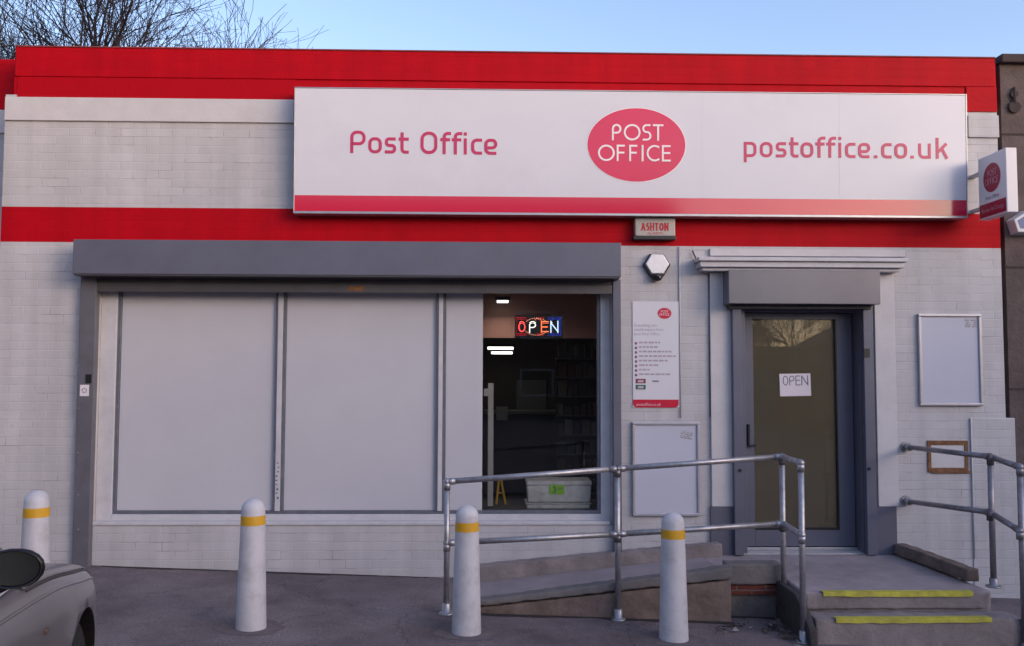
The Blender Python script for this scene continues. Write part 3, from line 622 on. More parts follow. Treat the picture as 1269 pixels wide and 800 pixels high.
hx = thing('hexagonal_alarm', 'six sided white alarm bell box with black rim below the cream alarm box', 'alarm box', at(815, 345, 0))
def hexa(b, cx, cz, r, rz, y0, y1, m=0, sc=.8):
    ps = [(cx + r * math.cos(R(60 * k)), cz + rz * math.sin(R(60 * k))) for k in range(6)]
    b.v += [Vector((p[0], y1, p[1])) for p in ps] + [Vector((cx + (p[0] - cx) * sc, y0, cz + (p[1] - cz) * sc)) for p in ps]; i = len(b.v) - 12
    for k in range(6): b.f.append((i + k, i + (k + 1) % 6, i + 6 + (k + 1) % 6, i + 6 + k)); b.m.append(m)
    b.f.append(tuple(i + 6 + k for k in range(6))); b.m.append(m); b.f.append(tuple(i + k for k in reversed(range(6)))); b.m.append(m)
c = at(814.5, 328.5, -.05); b = B(); hexa(b, c.x, c.z, .125, .118, -.05, -.002, 0, .95); 
q = at(814, 343, -.05); b.lathe([(0.001, 0), (.035, .01), (.055, .04), (.05, .06)], 16, (q.x, -.05, q.z - .045)); b.build('casing', M_black, hx, bevel=.004, recalc=True)
b = B(); hexa(b, c.x, c.z + .006, .108, .102, -.068, -.051, 0, .93); b.build('cover', mat('alarm_white', (.85, .84, .86), .18, var=.06, vscale=20), hx, bevel=.006, recalc=True)
b = B(); q = at(818, 344, -.1); b.lathe([(.001, -.006), (.006, 0), (.001, .006)], 8, (q.x, -.105, q.z)); b.build('indicator_lamp', M_signw, hx)

# information poster
po = thing('information_poster', 'tall white information poster with red foot beside the window shutter', 'poster', at(812, 504, 0))
b = B().px(784, 374, 842, 504, -.008, .007); b.build('panel', mat('poster_white', (.64, .64, .70), .3, var=.03), po, bevel=.002)
pa = at(785, 503, -.0085); pb = at(841, 375, -.0085); fw, fh = pb.x - pa.x, pb.z - pa.z
fnq = lambda u, v, o: Vector((pa.x + u, -.0085 - o, pa.z + v))
q_ = lambda x, y: ((x - 785) / 56. * fw, (503 - y) / 128. * fh)
b = B(); pts = fillet([q_(784.5, 503.5), q_(839.5, 503.5)][0:2] and [q_(784.5, 494.3), q_(784.5, 504), q_(840, 504), q_(840, 494.3)], .035)
b.face([fnq(p.x, p.y, .001) for p in pts], 0); b.build('red_foot', mat('poster_red', (.55, .008, .04), .3), po); b = B(); cx, cy = q_(823.5, 388.8); disc(b, fnq, cx, cy, .062, .049, .001); b.build('oval_emblem', MATS['poster_red'], po)
b = B(); oval_text(b, lambda u, v, o: fnq(u, v, o + .001), cx, cy, .062, .049, thick=.0008, h=.08); x, y = q_(788.5, 501.8); font_text(b, 'postoffice.co.uk', lambda u, v, o: fnq(u, v, o + .001), x, y, .034, 1, 0); b.build('white_print', mat('poster_pinkwhite', (.75, .55, .62), .4), po)
b = B()
for i, (tx, yy) in enumerate((('Everything you', 404), ('would expect from', 409.3), ('your Post Office', 414.8))):
    x, y = q_(786, yy); font_text(b, tx, fnq, x, y, .034, 1.0, 0 if i < 2 else 0)
lens = (25, 22, 40, 44, 34, 23, 13, 38)
for i in range(8):
    yy = 423.8 + i * 5.6; x, y = q_(787, yy + 1.2); disc(b, fnq, x + .010, y + .0, .0115, .0125, .001, 1, 12)
    x0 = 792.
    while x0 < 792 + lens[i]:
        wl = random.uniform(2.5, 7); a = q_(x0, yy + 1.1); c = q_(min(x0 + wl, 792 + lens[i] + 1), yy - 1.0); b.face([fnq(a[0], a[1], .001), fnq(c[0], a[1], .001), fnq(c[0], c[1], .001), fnq(a[0], c[1], .001)], 0); x0 += wl + 1.1
a = q_(808, 472.5); c = q_(816, 470.8); b.face([fnq(a[0], a[1], .001), fnq(c[0], a[1], .001), fnq(c[0], c[1], .001), fnq(a[0], c[1], .001)], 2)
b.build('grey_print', [mat('print_pale', (.40, .34, .42), .6), M_inkp, M_ink], po)
for (y0, m_, nm) in ((468.8, mat('badge_plum', (.20, .02, .06), .4), 'badge'), (476.2, mat('badge_green', (.01, .12, .08), .4), 'badge')):
    a = q_(787.8, y0 + 5.6); c = q_(800, y0); b = B(); b.face([fnq(a[0], a[1], .001), fnq(c[0], a[1], .001), fnq(c[0], c[1], .001), fnq(a[0], c[1], .001)], 0)
    a = q_(790.5, y0 + 4.3); c = q_(797.5, y0 + 1.5); b.face([fnq(a[0], a[1], .002), fnq(c[0], a[1], .002), fnq(c[0], c[1], .002), fnq(a[0], c[1], .002)], 1); b.build(nm, [m_, mat('badge_text', (.5, .4, .45), .5)], po)

def poster_case(x0, y0, x1, y1, label, sticker):
    t = thing('poster_case', label, 'poster case', at((x0 + x1) / 2, y1, 0), group='empty poster cases on the wall')
    a = at(x0, (y0 + y1) / 2, -.035); c = at(x1, (y0 + y1) / 2, -.035); d = at((x0 + x1) / 2, y0, -.035); e = at((x0 + x1) / 2, y1, -.035); w_ = .026
    b = B(); b.box(a.x, c.x, -.035, -.002, e.z, e.z + w_); b.box(a.x, c.x, -.035, -.002, d.z - w_, d.z); b.box(a.x, a.x + w_, -.035, -.002, e.z + w_, d.z - w_); b.box(c.x - w_, c.x, -.035, -.002, e.z + w_, d.z - w_)
    b.build('frame', mat('case_frame', (.50, .49, .53), .35, metal=.5, var=.1, vscale=8), t, bevel=.006)
    B().box(a.x + w_ + .001, c.x - w_ - .001, -.018, -.003, e.z + w_ + .001, d.z - w_ - .001).build('panel', mat('case_panel', (.52, .54, .64), .16, var=.03, vscale=2, spec=.6), t)
    sx, sy, ang = sticker; s = at(sx, sy, -.019); b = B(); rot = lambda u, v, o: Vector((s.x + u * math.cos(ang) - v * math.sin(ang), -.0185 - o, s.z + u * math.sin(ang) + v * math.cos(ang)))
    b.face([rot(-.055, -.035, .0005), rot(.055, -.035, .0005), rot(.055, .035, .0005), rot(-.055, .035, .0005)], 0)
    rnd = random.Random(int(sx))
    for r_ in range(4):
        u = -.05
        while u < .045:
            wl = rnd.uniform(.006, .02); vv = .024 - r_ * .016; b.face([rot(u, vv - .009, .001), rot(min(.05, u + wl), vv - .009, .001), rot(min(.05, u + wl), vv, .001), rot(u, vv, .001)], 1 if rnd.random() < .7 else 0); u += wl + .004
    b.build('sticker', [mat('sticker_grey', (.45, .45, .50), .6), mat('sticker_ink', (.22, .22, .27), .6)], t)
poster_case(784, 522, 868, 639, 'empty white poster case low between window and door, tilted sticker in its corner', (851, 538, -.2))
poster_case(1139.5, 389, 1218, 502, 'empty white poster case on the wall right of the door, above the rusty rectangle', (1203, 400, -.02))

rf = thing('rusty_frame', 'rusty brown rectangular frame painted over on the wall below the right poster case', 'frame', at(1174, 583, -.03))
b = B(); xo, yo, xp, yp = 1149, 545, 1199, 584
a = at(xo, 565, 0).x; c = at(xp, 565, 0).x; d = Z(545, 1174); e = Z(584, 1174); tt = .038
b.box(a, c, -.014, -.001, d - tt, d); b.box(a, c, -.014, -.001, e, e + tt); b.box(a, a + tt * .8, -.014, -.001, e + tt, d - tt); b.box(c - tt * .8, c, -.014, -.001, e + tt, d - tt); b.box(a + .03, c + .02, -.018, -.0145, e - .01, e + .012)
b.build('rim', M_rust, rf, bevel=.004)
b = B(); b.box(a + tt * .8, c - tt * .8, -.006, -.001, e + tt, d - tt); b.build('cover_plate', M_white, rf)

# alarm box on the neighbour
na = thing('neighbour_alarm_box', 'pale blue and white pentagonal alarm box on the brown building', 'alarm box', at(1275, 290, 0))
c = at(1272, 275, -.08); b = B(); ps = [(-.13, .02), (-.09, -.11), (.12, -.11), (.16, .02), (.015, .115)]
def prism(b, c, ps, y0, y1, m=0, sc=1.):
    i = len(b.v); n = len(ps); b.v += [Vector((c.x + p[0], y1, c.z + p[1])) for p in ps] + [Vector((c.x + p[0] * sc, y0, c.z + p[1] * sc)) for p in ps]
    for k in range(n): b.f.append((i + k, i + (k + 1) % n, i + n + (k + 1) % n, i + n + k)); b.m.append(m)
    b.f.append(tuple(i + n + k for k in range(n))); b.m.append(m); b.f.append(tuple(i + k for k in reversed(range(n)))); b.m.append(m)
prism(b, c, ps, -.08, .019, 0, .85); b.build('casing', mat('alarm_pale', (.62, .66, .70), .35, var=.05), na, bevel=.006, recalc=True)
b = B(); prism(b, c, [(x * .62, y * .55) for x, y in ps], -.083, -.0805, 0); b.build('blue_label', mat('alarm_blue', (.08, .13, .32), .4), na, recalc=True)

# paper on the door
nt = B(); a = at(966, 462, DY); c = at(1005, 490, DY); cc = at(985.5, 476, DY + .02); ang = .02
nf = lambda u, v, o: Vector((cc.x + u * math.cos(ang) - v * math.sin(ang), DY + .0205 - o, cc.z + u * math.sin(ang) + v * math.cos(ang)))
hw, hh = (c.x - a.x) / 2, (a.z - c.z) / 2
notice = thing('paper_notice', 'white paper sheet reading OPEN taped to the door glass', 'notice', (cc.x, DY, cc.z - hh))
nt.face([nf(-hw, -hh, .001), nf(hw, -hh, .001), nf(hw, hh, .001), nf(-hw, hh, .001)]); nt.face([nf(hw, -hh, .0), nf(-hw, -hh, .0), nf(-hw, hh, .0), nf(hw, hh, .0)]); nt.build('sheet', M_paper, notice)
b = B(); lettering(b, 'OPEN', lambda u, v, o: nf(u, v, o + .001), -hw * .80, -.005, .088, h=.045, cap=True, gap=.12, thick=.0008, ow=.62, xs=.92); b.build('handwriting', mat('pen_grey', (.14, .13, .20), .6), notice)

# ------------------------------------------------------------------ interior things
LY = .24
le = thing('led_sign', 'glowing red white and blue LED sign reading OPEN hung inside the dark window pane', 'LED sign', at(667, 418, LY))
b = B().px(638, 391, 698, 418, LY, .03); b.build('casing', mat('led_black', (.004, .004, .006), .45), le, bevel=.003)
c = at(667.5, 404.5, LY - .001); u1 = at(668.5, 404.5, LY).x - at(667.5, 404.5, LY).x
fl = lambda u, v, o: Vector((c.x + u * u1, LY - .001 - o, c.z + v * u1))
def dots(b, pts, r, m=0):
    for (u, v) in pts:
        b.face([fl(u + r * math.cos(k * math.pi / 3), v + r * math.sin(k * math.pi / 3), .003) for k in range(6)], m)
def along(ch, x, w, h, y, step=1.15, rr=0):
    out = []
    ww, st = G(ch, .08, True, .72)
    for pts, cl in st:
        P = [Vector((x + p[0] / ww * w, y + p[1] * h)) for p in pts]
        if cl: P.append(P[0])
        acc = 0; out.append(tuple(P[0]))
        for a_, b_ in zip(P, P[1:]):
            l = (b_ - a_).length; q = step - acc
            while q <= l: out.append(tuple(a_.lerp(b_, q / l))); q += step
            acc = (acc + l) % step
    return out
specs = [('O', -25.5, 9.5, 'led_red', (1, .07, .06), 1.1), ('P', -12.5, 10, 'led_white', (1, .95, .85), .8), ('E', 2, 10, 'led_amber', (1, .16, .06), 1.0), ('N', 14, 11, 'led_bluewhite', (.55, .75, 1), .8)]
for ch, x_, w_, nm, col, st in specs:
    b = B(); dots(b, along(ch, x_, w_, 13, -6.5), .76); b.build('letter', emit_mat(nm, col, st), le)
for nm, col, xs_, st in (('led_halo_red', (1, .015, .02), [q * .5 for q in range(-56, -30, 3)] + [-2, 0, 2, 4, 6], .5), ('led_halo_blue', (.02, .06, 1), [12.5, 15, 17.5, 20, 22.5, 25, 27], .7)):
    b = B(); pp = []
    for x_ in xs_:
        pp += [(x_, v) for v in (-10, -8.2, 8.6, 10.5)]
    for v in (-6, -3, 0, 3, 6): pp += [(-27.5, v)] if nm == 'led_halo_red' else [(27.3, v), (25.9, v + 1.4)]
    dots(b, pp, .45); b.build('halo_dots', emit_mat(nm, col, st), le)  # dots stand in for the red and blue glow round the letters
b = B(); dots(b, [(-3 + 15 * math.cos(R(a_)), 11 * math.sin(R(a_)) * .9) for a_ in list(range(35, 150, 9)) + list(range(212, 330, 9))] + [(-4, 7.8), (0, 8.6), (2, 7.9), (-2, 9.6)], .5); b.build('burst_lights', emit_mat('led_burst', (1, .35, .2), .9), le)

def inlight(name, label, x0, y0, x1, y1, Y, s, dep=.12, grp=None):
    a = at(x0, y0, Y); c = at(x1, y1, Y)
    t = thing(name, label, 'ceiling light', ((a.x + c.x) / 2, Y, a.z), group=grp)
    B().box(a.x, c.x, Y, Y + dep, c.z, a.z).build('diffuser', emit_mat('lamp_' + name, (1, .97, .9), s), t)
    B().box(a.x - .02, c.x + .02, Y - .01, Y + dep + .02, a.z + .001, a.z + .04).build('housing', M_dark, t)
inlight('fluorescent_tube', 'upper of two glowing fluorescent tubes seen through the dark pane', 604.5, 429, 636, 432, 3.6, 2.0, grp='ceiling tubes in the shop')
inlight('fluorescent_tube', 'lower shorter one of two glowing fluorescent tubes seen through the dark pane', 609, 435, 635, 437.6, 4.2, 2.0, grp='ceiling tubes in the shop')
inlight('round_downlight', 'small glowing downlight near the top of the dark window pane', 616, 372.5, 630, 374.5, .9, 1.4, .12)

dl = bpy.data.objects.new('downlight_lamp', bpy.data.lights.new('downlight_lamp', 'AREA')); COL.objects.link(dl); q = at(623, 376, .92); dl.location = (q.x, .92, q.z - .02); dl.data.size = .12; dl.data.energy = .75; dl.data.color = (1, .86, .72); dl.rotation_euler = (R(-18), 0, 0)
M_foam = mat('foam_white', (.85, .84, .80), .7, var=.15, vscale=12, bump=.6, bscale=14, dirt=(.3, .28, .25), dscale=9, damt=.5)
def foam(x0, y0, x1, y1, Y, T, label, cols):
    a = at(x0, (y0 + y1) / 2, Y); c = at(x1, (y0 + y1) / 2, Y); d = at((x0 + x1) / 2, y0, Y); e = at((x0 + x1) / 2, y1, Y)
    t = thing('foam_box', label, 'box', ((a.x + c.x) / 2, Y + T / 2, e.z), group='foam boxes in the window')
    b = B(); z0, z1 = e.z, d.z; zz = z0 + (z1 - z0) * .78; w_ = .008
    b.quadbox([(a.x + w_, Y + w_, z0), (c.x - w_, Y + w_, z0), (c.x - w_, Y + T - w_, z0), (a.x + w_, Y + T - w_, z0), (a.x, Y, zz), (c.x, Y, zz), (c.x, Y + T, zz), (a.x, Y + T, zz)])
    b.build('tub', M_foam, t, bevel=.015); b = B(); b.box(a.x - .006, c.x + .006, Y - .008, Y + T + .008, zz + .001, z1); b.build('lid', M_foam, t, bevel=.012)
foam(652, 622.5, 732, 630.5, .34, .3, 'flat white foam box at the bottom of the dark window pane', 0)
foam(653, 595, 733, 622, .33, .3, 'crumpled white foam box with a green price card, on top of the flat one', 0)
pc = thing('price_card', 'bright green price card on the front of the foam box', 'price card', at(690, 612, .31)); b = B(); c = at(690, 606, .318); cf = lambda u, v, o: Vector((c.x + u, .318 - o, c.z + v))
b.face([cf(p.x, p.y, 0) for p in fillet([(-.068, -.04), (.068, -.04), (.068, .042), (-.068, .042)], .015, True)]); b.build('card', mat('green_card', (.38, .85, .05), .6, emit=None), pc)
b = B(); font_text(b, '3', cf, -.045, -.028, .085, 1.1, 0); font_text(b, '.99', cf, -.002, -.006, .038, 1.1, 0); b.build('price', M_ink, pc)

wf = thing('wet_floor_sign', 'yellow folding floor sign standing inside behind the dark pane', 'floor sign', at(620, 640, .8)); 
b = B(); Yw = .62
for (x0, y0, x1, y1) in ((619, 588, 614, 632), (620, 588, 628, 632)):
    a = at(x0, y0, Yw); c = at(x1, y1, Yw); b.tube([a, c], .012, 6)
a = at(616, 610, Yw); c = at(624, 610, Yw); b.tube([a, c], .008, 6); b.build('legs', mat('wet_yellow', (.65, .38, .02), .5), wf)
b = B(); Yw2 = .66
b.build('legs_back', mat('wet_yellow', (.65, .38, .02), .5), wf) if b.f else None
dp = thing('display_post', 'pale vertical display stand post inside left of the dark pane', 'display stand', at(607, 632, .5)); a = at(605, 474, .5); c = at(611, 632, .5)
B().box(a.x, c.x, .5, .53, c.z, a.z).build('post', mat('post_pale', (.62, .60, .55), .5), dp); B().box(a.x - .04, a.x, .5, .52, a.z - .12, a.z - .05).build('bracket', mat('post_pale', (.5, .48, .45), .5), dp)
# racks of goods inside
M_goods = [mat('goods_%s' % c_, tuple(q * .25 for q in v), .6) for c_, v in (('brown', (.10, .06, .04)), ('dark', (.03, .03, .035)), ('red', (.16, .02, .02)), ('tan', (.20, .15, .08)), ('cream', (.28, .26, .22)))]
rk = thing('display_rack', 'dark rack hung with small goods on the right inside the window', 'rack', at(725, 640, 1.5)); b = B(); rnd = random.Random(3)
xA, xB = X(690, 500, 1.5), X(748, 500, 1.5)
b.box(xA, xB, 1.62, 1.66, rz0, Z(440, 700, 1.5), 1); b.build('back_panel', M_goods[1], rk)
for r_ in range(9):
    zz = rz0 + .35 + r_ * .2
    B().box(xA, xB, 1.5, 1.62, zz - .012, zz).build('shelf', M_dark, rk)
    b = B(); x_ = xA + .02
    while x_ < xB - .06: w_ = rnd.uniform(.04, .09); b.box(x_, x_ + w_, 1.52, 1.6, zz + .001, zz + rnd.uniform(.08, .16), rnd.choice((0, 1, 1, 2, 3, 4))); x_ += w_ + .012
    b.build('goods', M_goods, rk)
ct = thing('shop_counter', 'dim shop counter with a pale notice at the back of the shop', 'counter', (X(640, 500, 4.2), 4.2, rz0)); 
B().box(X(600, 500, 4.2), X(690, 500, 4.2), 4.2, 4.7, rz0, rz0 + 1.05).build('cabinet', mat('counter_dark', (.11, .10, .10), .6), ct); B().box(X(600, 500, 4.2), X(690, 500, 4.2), 4.15, 4.75, rz0 + 1.051, rz0 + 1.09).build('worktop', mat('counter_top', (.2, .19, .18), .5), ct)
B().px(615, 503, 629, 520, 4.1, .01).build('notice', mat('counter_notice', (.35, .34, .34), .7), ct)
bp_ = thing('wall_board', 'pale framed board on the back wall of the shop', 'board', at(658, 520, 5.15)); B().px(640, 470, 677, 520, 5.17, .02).build('board', mat('board_dim', (.22, .22, .23), .7), bp_)

# ------------------------------------------------------------------ ramp, landing and steps
P1 = on_ground(553, 760); P2 = on_ground(766, 767); P3 = on_ground(972, 768); P4 = on_ground(996, 795)
print('POSTS', P1, P2, P3, P4)
RY = max(P1.y, P2.y) + .035                       # front of ramp
lx0 = X(932, 700, RY); lx1 = at(1231, 725, -1.38).x
acc = thing('entrance_ramp', 'concrete ramp and landing with two yellow edged steps up to the door', 'ramp', ((lx0 + lx1) / 2, -.7, gz(2.5)))
LZ = .12
rx_s = on_ground(585, 765).x      # where ramp leaves the ground
def sub(b, x0, x1, y0, y1, zl0, zl1, zbot, nx_=1, m=0):
    b.quadbox([(x0, y0, zbot), (x1, y0, zbot), (x1, y1, zbot), (x0, y1, zbot), (x0, y0, zl0), (x1, y0, zl1), (x1, y1, zl1), (x0, y1, zl0)], m)
xt = at(908, 765, RY).x + .004
b = B(); sub(b, rx_s - .1, xt, RY + .13, -.16, gz(rx_s) - .004, LZ, zb); b.build('ramp_slab', M_concL, acc)
xk = at(1219, 700, -1.1).x
sx0_ = at(1000, 760, -1.38).x
b = B(); b.box(sx0_ - .015, lx1, -1.37, -.001, zb, LZ); b.box(xt, sx0_ - .0151, max(RY, P3.y) + .2, -.001, zb, LZ); b.build('landing', M_concL, acc, worn=.016)
# wall kerb beside ramp
x0k, x1k = X(588, 700, -.15), X(896, 675, -.15); z0k, z1k = Z(701, 590, -.16), Z(672, 896, -.16)
b = B(); sub(b, x0k, x1k, -.158, -.001, z0k, z1k, zb); b.build('wall_kerb', M_conc, acc, worn=.016)
# front kerb with brown face below
x0f, x1f = at(583, 765, RY).x, at(908, 765, RY).x
zf0, zf1 = at(595, 742, RY).z - .012, at(905, 701, RY).z
th = .095
b = B(); b.quadbox([(x0f, RY - .012, zf0 - .05), (x1f, RY - .012, zf1 - th), (x1f, RY + .128, zf1 - th), (x0f, RY + .128, zf0 - .05), (x0f, RY - .012, zf0), (x1f, RY - .012, zf1), (x1f, RY + .128, zf1), (x0f, RY + .128, zf0)])
b.build('front_kerb', mat('kerb_concrete', (.155, .145, .15), .85, var=.25, vscale=6, bump=.5, bscale=40, dirt=(.12, .105, .1), dscale=4, damt=.6), acc, worn=.016)
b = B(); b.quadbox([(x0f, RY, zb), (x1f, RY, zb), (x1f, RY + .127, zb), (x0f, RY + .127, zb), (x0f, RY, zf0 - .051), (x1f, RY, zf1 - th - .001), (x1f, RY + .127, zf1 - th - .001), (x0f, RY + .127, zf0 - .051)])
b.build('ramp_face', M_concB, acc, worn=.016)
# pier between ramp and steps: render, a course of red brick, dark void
PY3 = max(RY, P3.y + .03); x1p = sx0_ - .03
b = B(); b.box(x1f + .002, x1p, PY3 + .015, PY3 + .2, at(940, 731, RY).z, zf1 - .01); b.build('pier_cap', MATS['kerb_concrete'], acc, worn=.016)
zbr = at(940, 731, RY).z; b = B(); b.box(x1f + .002, x1p - .02, PY3 + .03, PY3 + .2, zbr - .07, zbr - .001); b.build('brick_course', M_redb, acc)
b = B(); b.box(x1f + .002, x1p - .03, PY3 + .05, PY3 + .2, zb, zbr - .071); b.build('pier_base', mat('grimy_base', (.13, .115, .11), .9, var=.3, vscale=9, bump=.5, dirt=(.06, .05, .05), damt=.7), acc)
# steps
sx0_ = at(1000, 760, -1.38).x; sx1_ = at(1229, 735, -1.38).x; s2z = -.012; s2y = -1.60
b = B(); b.box(sx0_ - .02, sx1_ + .10, s2y, -1.371, zb, s2z); b.build('step', M_conc, acc, worn=.016)
b = B(); b.box(sx0_ - .02, at(1226, 735, -1.38).x, -1.40, -1.3705, s2z + .001, LZ - .001); b.build('riser', M_conc, acc, worn=.016)
def strip(xa, xb_, y0, z0):
    bb = B(); nn = 14; rnd = random.Random(int(xa * 10))
    xs_ = [xa + (xb_ - xa) * k / nn for k in range(nn + 1)]; off = [rnd.uniform(-.004, .004) for _ in xs_]
    for k in range(nn):
        bb.face([(xs_[k], y0 - .003, z0 + .004), (xs_[k + 1], y0 - .003, z0 + .004), (xs_[k + 1], y0 + .05 + off[k + 1], z0 + .004), (xs_[k], y0 + .05 + off[k], z0 + .004)])
        bb.face([(xs_[k], y0 - .003, z0 - .030 + off[k]), (xs_[k + 1], y0 - .003, z0 - .030 + off[k + 1]), (xs_[k + 1], y0 - .003, z0 + .004), (xs_[k], y0 - .003, z0 + .004)])
    return bb
strip(at(1020, 730, -1.4).x, at(1206, 730, -1.4).x, -1.402, LZ).build('yellow_edge', M_yel, acc)
strip(at(1036, 764, -1.6).x, at(1229, 764, -1.6).x, s2y - .001, s2z).build('yellow_edge', M_yel, acc)
# flank at left of the steps, its shade put into the dark colour
b = B(); 
prf = [(-1.36, LZ - .01), (-1.47, LZ - .06), (-1.56, s2z + .02), (-1.66, s2z - .06), (-1.70, gz(2.2) - .05), (PY3 + .05, gz(2.2) - .05), (PY3 + .05, LZ - .01)]
i0 = 0; xa_, xb2 = sx0_ - .09, sx0_ - .021
b.v = [Vector((xa_, p[0], p[1])) for p in prf] + [Vector((xb2, p[0], p[1])) for p in prf]; nP = len(prf)
for k in range(nP): b.f.append((k, (k + 1) % nP, nP + (k + 1) % nP, nP + k)); b.m.append(0)
b.f.append(tuple(reversed(range(nP)))); b.f.append(tuple(range(nP, 2 * nP))); b.m += [0, 0]
b.build('step_cheek', mat('shaded_cheek', (.045, .038, .04), .9, var=.3, vscale=10, bump=.5), acc, worn=.016, recalc=True)
# kerb at the right side of landing
ka = at(1107, 671, -.04); kb = at(1211, 703, -1.12)
b = B(); b.quadbox([(ka.x - .02, -1.14, LZ), (ka.x + .12, -1.14, LZ), (ka.x + .12, -.04, LZ), (ka.x - .02, -.04, LZ), (ka.x - .02, -1.14, LZ + .1), (ka.x + .12, -1.14, LZ + .1), (ka.x + .12, -.04, LZ + .1), (ka.x - .02, -.04, LZ + .1)])
kz = kb.z
b = B(); xa1 = kb.x - .09
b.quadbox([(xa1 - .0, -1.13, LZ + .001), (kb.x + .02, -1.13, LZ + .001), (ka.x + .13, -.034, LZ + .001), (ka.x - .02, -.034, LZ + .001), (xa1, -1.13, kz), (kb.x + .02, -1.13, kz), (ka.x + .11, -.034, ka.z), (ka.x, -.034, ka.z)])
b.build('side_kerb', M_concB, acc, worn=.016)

# ------------------------------------------------------------------ handrails
def ball(b, p, r, n=12):
    p = Vector(p); b.lathe([(r * math.sin(math.pi * (k + .02) / 8.04), -r * math.cos(math.pi * (k + .02) / 8.04)) for k in range(9)], n, p)
RR = .0215
P1 = on_ground(553, 760); P2 = on_ground(766, 767); P3 = on_ground(972, 768); P4 = on_ground(996, 795)
T = lambda px, py, p: Vector((p.x, p.y, at(px, py, p.y).z))
T1, T2, T3, T4 = T(560, 596, P1), T(766, 580, P2), T(974, 565, P3), T(996, 573, P4)
Q1, Q2, Q3, Q4 = T(560, 672, P1), T(766, 661, P2), T(974, 648, P3), T(994, 662, P4)
hr = thing('ramp_handrail', 'galvanised tube handrail with four posts along the ramp', 'handrail', (P2.x, P2.y, P2.z))
for (p, t_) in ((P1, T1), (P2, T2), (P3, T3), (P4, T4)):
    po_ = B().tube([(p.x, p.y, p.z - .02), (p.x, p.y, t_.z)], RR, 14).build('post', M_galv, hr, smooth=True)
    b = B(); b.lathe([(.055, 0), (.058, .006), (.05, .012), (.032, .014), (.031, .075), (.028, .08)], 20, (p.x, p.y, gz(p.x))); b.build('base_flange', M_galv, hr, smooth=True)
def rail(b, pts, r=RR): b.tube(pts, r, 14)
b = B(); rail(b, [T1, T2]); rail(b, [T2, T3]); rail(b, [T3, T4]); b.build('top_rail', M_galv, hr, smooth=True)
b = B(); rail(b, [Q1, Q2]); rail(b, [Q2, Q3]); rail(b, [Q3, Q4]); b.build('lower_rail', M_galv, hr, smooth=True)
def clamp(p, d, q, parent, m):   # tee fitting at point p: sleeve on the post and along direction d
    b = B(); ball(b, p, .0275); p = Vector(p)
    for dd in (d, q):
        if dd is not None: dd = Vector(dd).normalized(); b.tube([p, p + dd * .06], .0252, 14); 
    b.build('clamp', m, parent, smooth=True)
dn = Vector((0, 0, -1))
for t_, d in ((T1, T2 - T1), (T2, T3 - T2), (T2, T1 - T2), (T3, T2 - T3), (T3, T4 - T3), (T4, T3 - T4)): clamp(t_, d, dn, hr, M_galv)
for t_, d in ((Q1, Q2 - Q1), (Q2, Q3 - Q2), (Q2, Q1 - Q2), (Q3, Q2 - Q3), (Q3, Q4 - Q3), (Q4, Q3 - Q4)): clamp(t_, d, dn, hr, M_galv)

YB = -1.25
w1 = at(1124, 553, -.03); w2 = at(1124, 620, -.03)
pB = at(1227, 722, YB); tB = at(1227, 565, YB); qB = at(1227, 634, YB)
YC = -1.62; tC = at(1264, 578, YC); qC = at(1264, 657, YC); YD = -2.3; 
h2 = thing('step_handrail', 'dull grey tube handrail at the right of the steps, fixed to the wall', 'handrail', (pB.x, YB, LZ))
for a, t_, q in ((w1, tB, tC), (w2, qB, qC)):
    aa = Vector((a.x, -.03, a.z)); 
    B().tube([Vector((a.x, -.002, a.z)), Vector((a.x, -.02, a.z))], .045, 18).build('wall_flange', M_galv, h2, smooth=False)
    B().tube([Vector((a.x, -.02, a.z)), Vector((a.x, -.09, a.z))], .03, 14).build('clamp', M_galv, h2, smooth=True)
    B().tube([Vector((a.x, -.06, a.z)), Vector(t_)], RR, 14).build('rail', M_galvd, h2, smooth=True)
    B().tube([Vector(t_), Vector(q)], RR, 14).build('rail', M_galvd, h2, smooth=True)
    clamp(t_, Vector(a) - Vector(t_), dn, h2, M_galvd); clamp(q, Vector(t_) - Vector(q), dn, h2, M_galvd); clamp(t_, Vector(q) - Vector(t_), dn, h2, M_galvd)
B().tube([(tB.x, YB, LZ), tB], RR, 14).build('post', M_galvd, h2, smooth=True)
B().tube([(tC.x, YC, gz(tC.x) - .02), tC], RR, 14).build('post', M_galvd, h2, smooth=True)
for (x_, y_, z_) in ((tB.x, YB, LZ), (tC.x, YC, gz(tC.x))): B().lathe([(.055, 0), (.058, .006), (.05, .012), (.03, .014), (.03, .06), (.026, .065)], 20, (x_, y_, z_)).build('base_flange', M_galvd, h2, smooth=True)

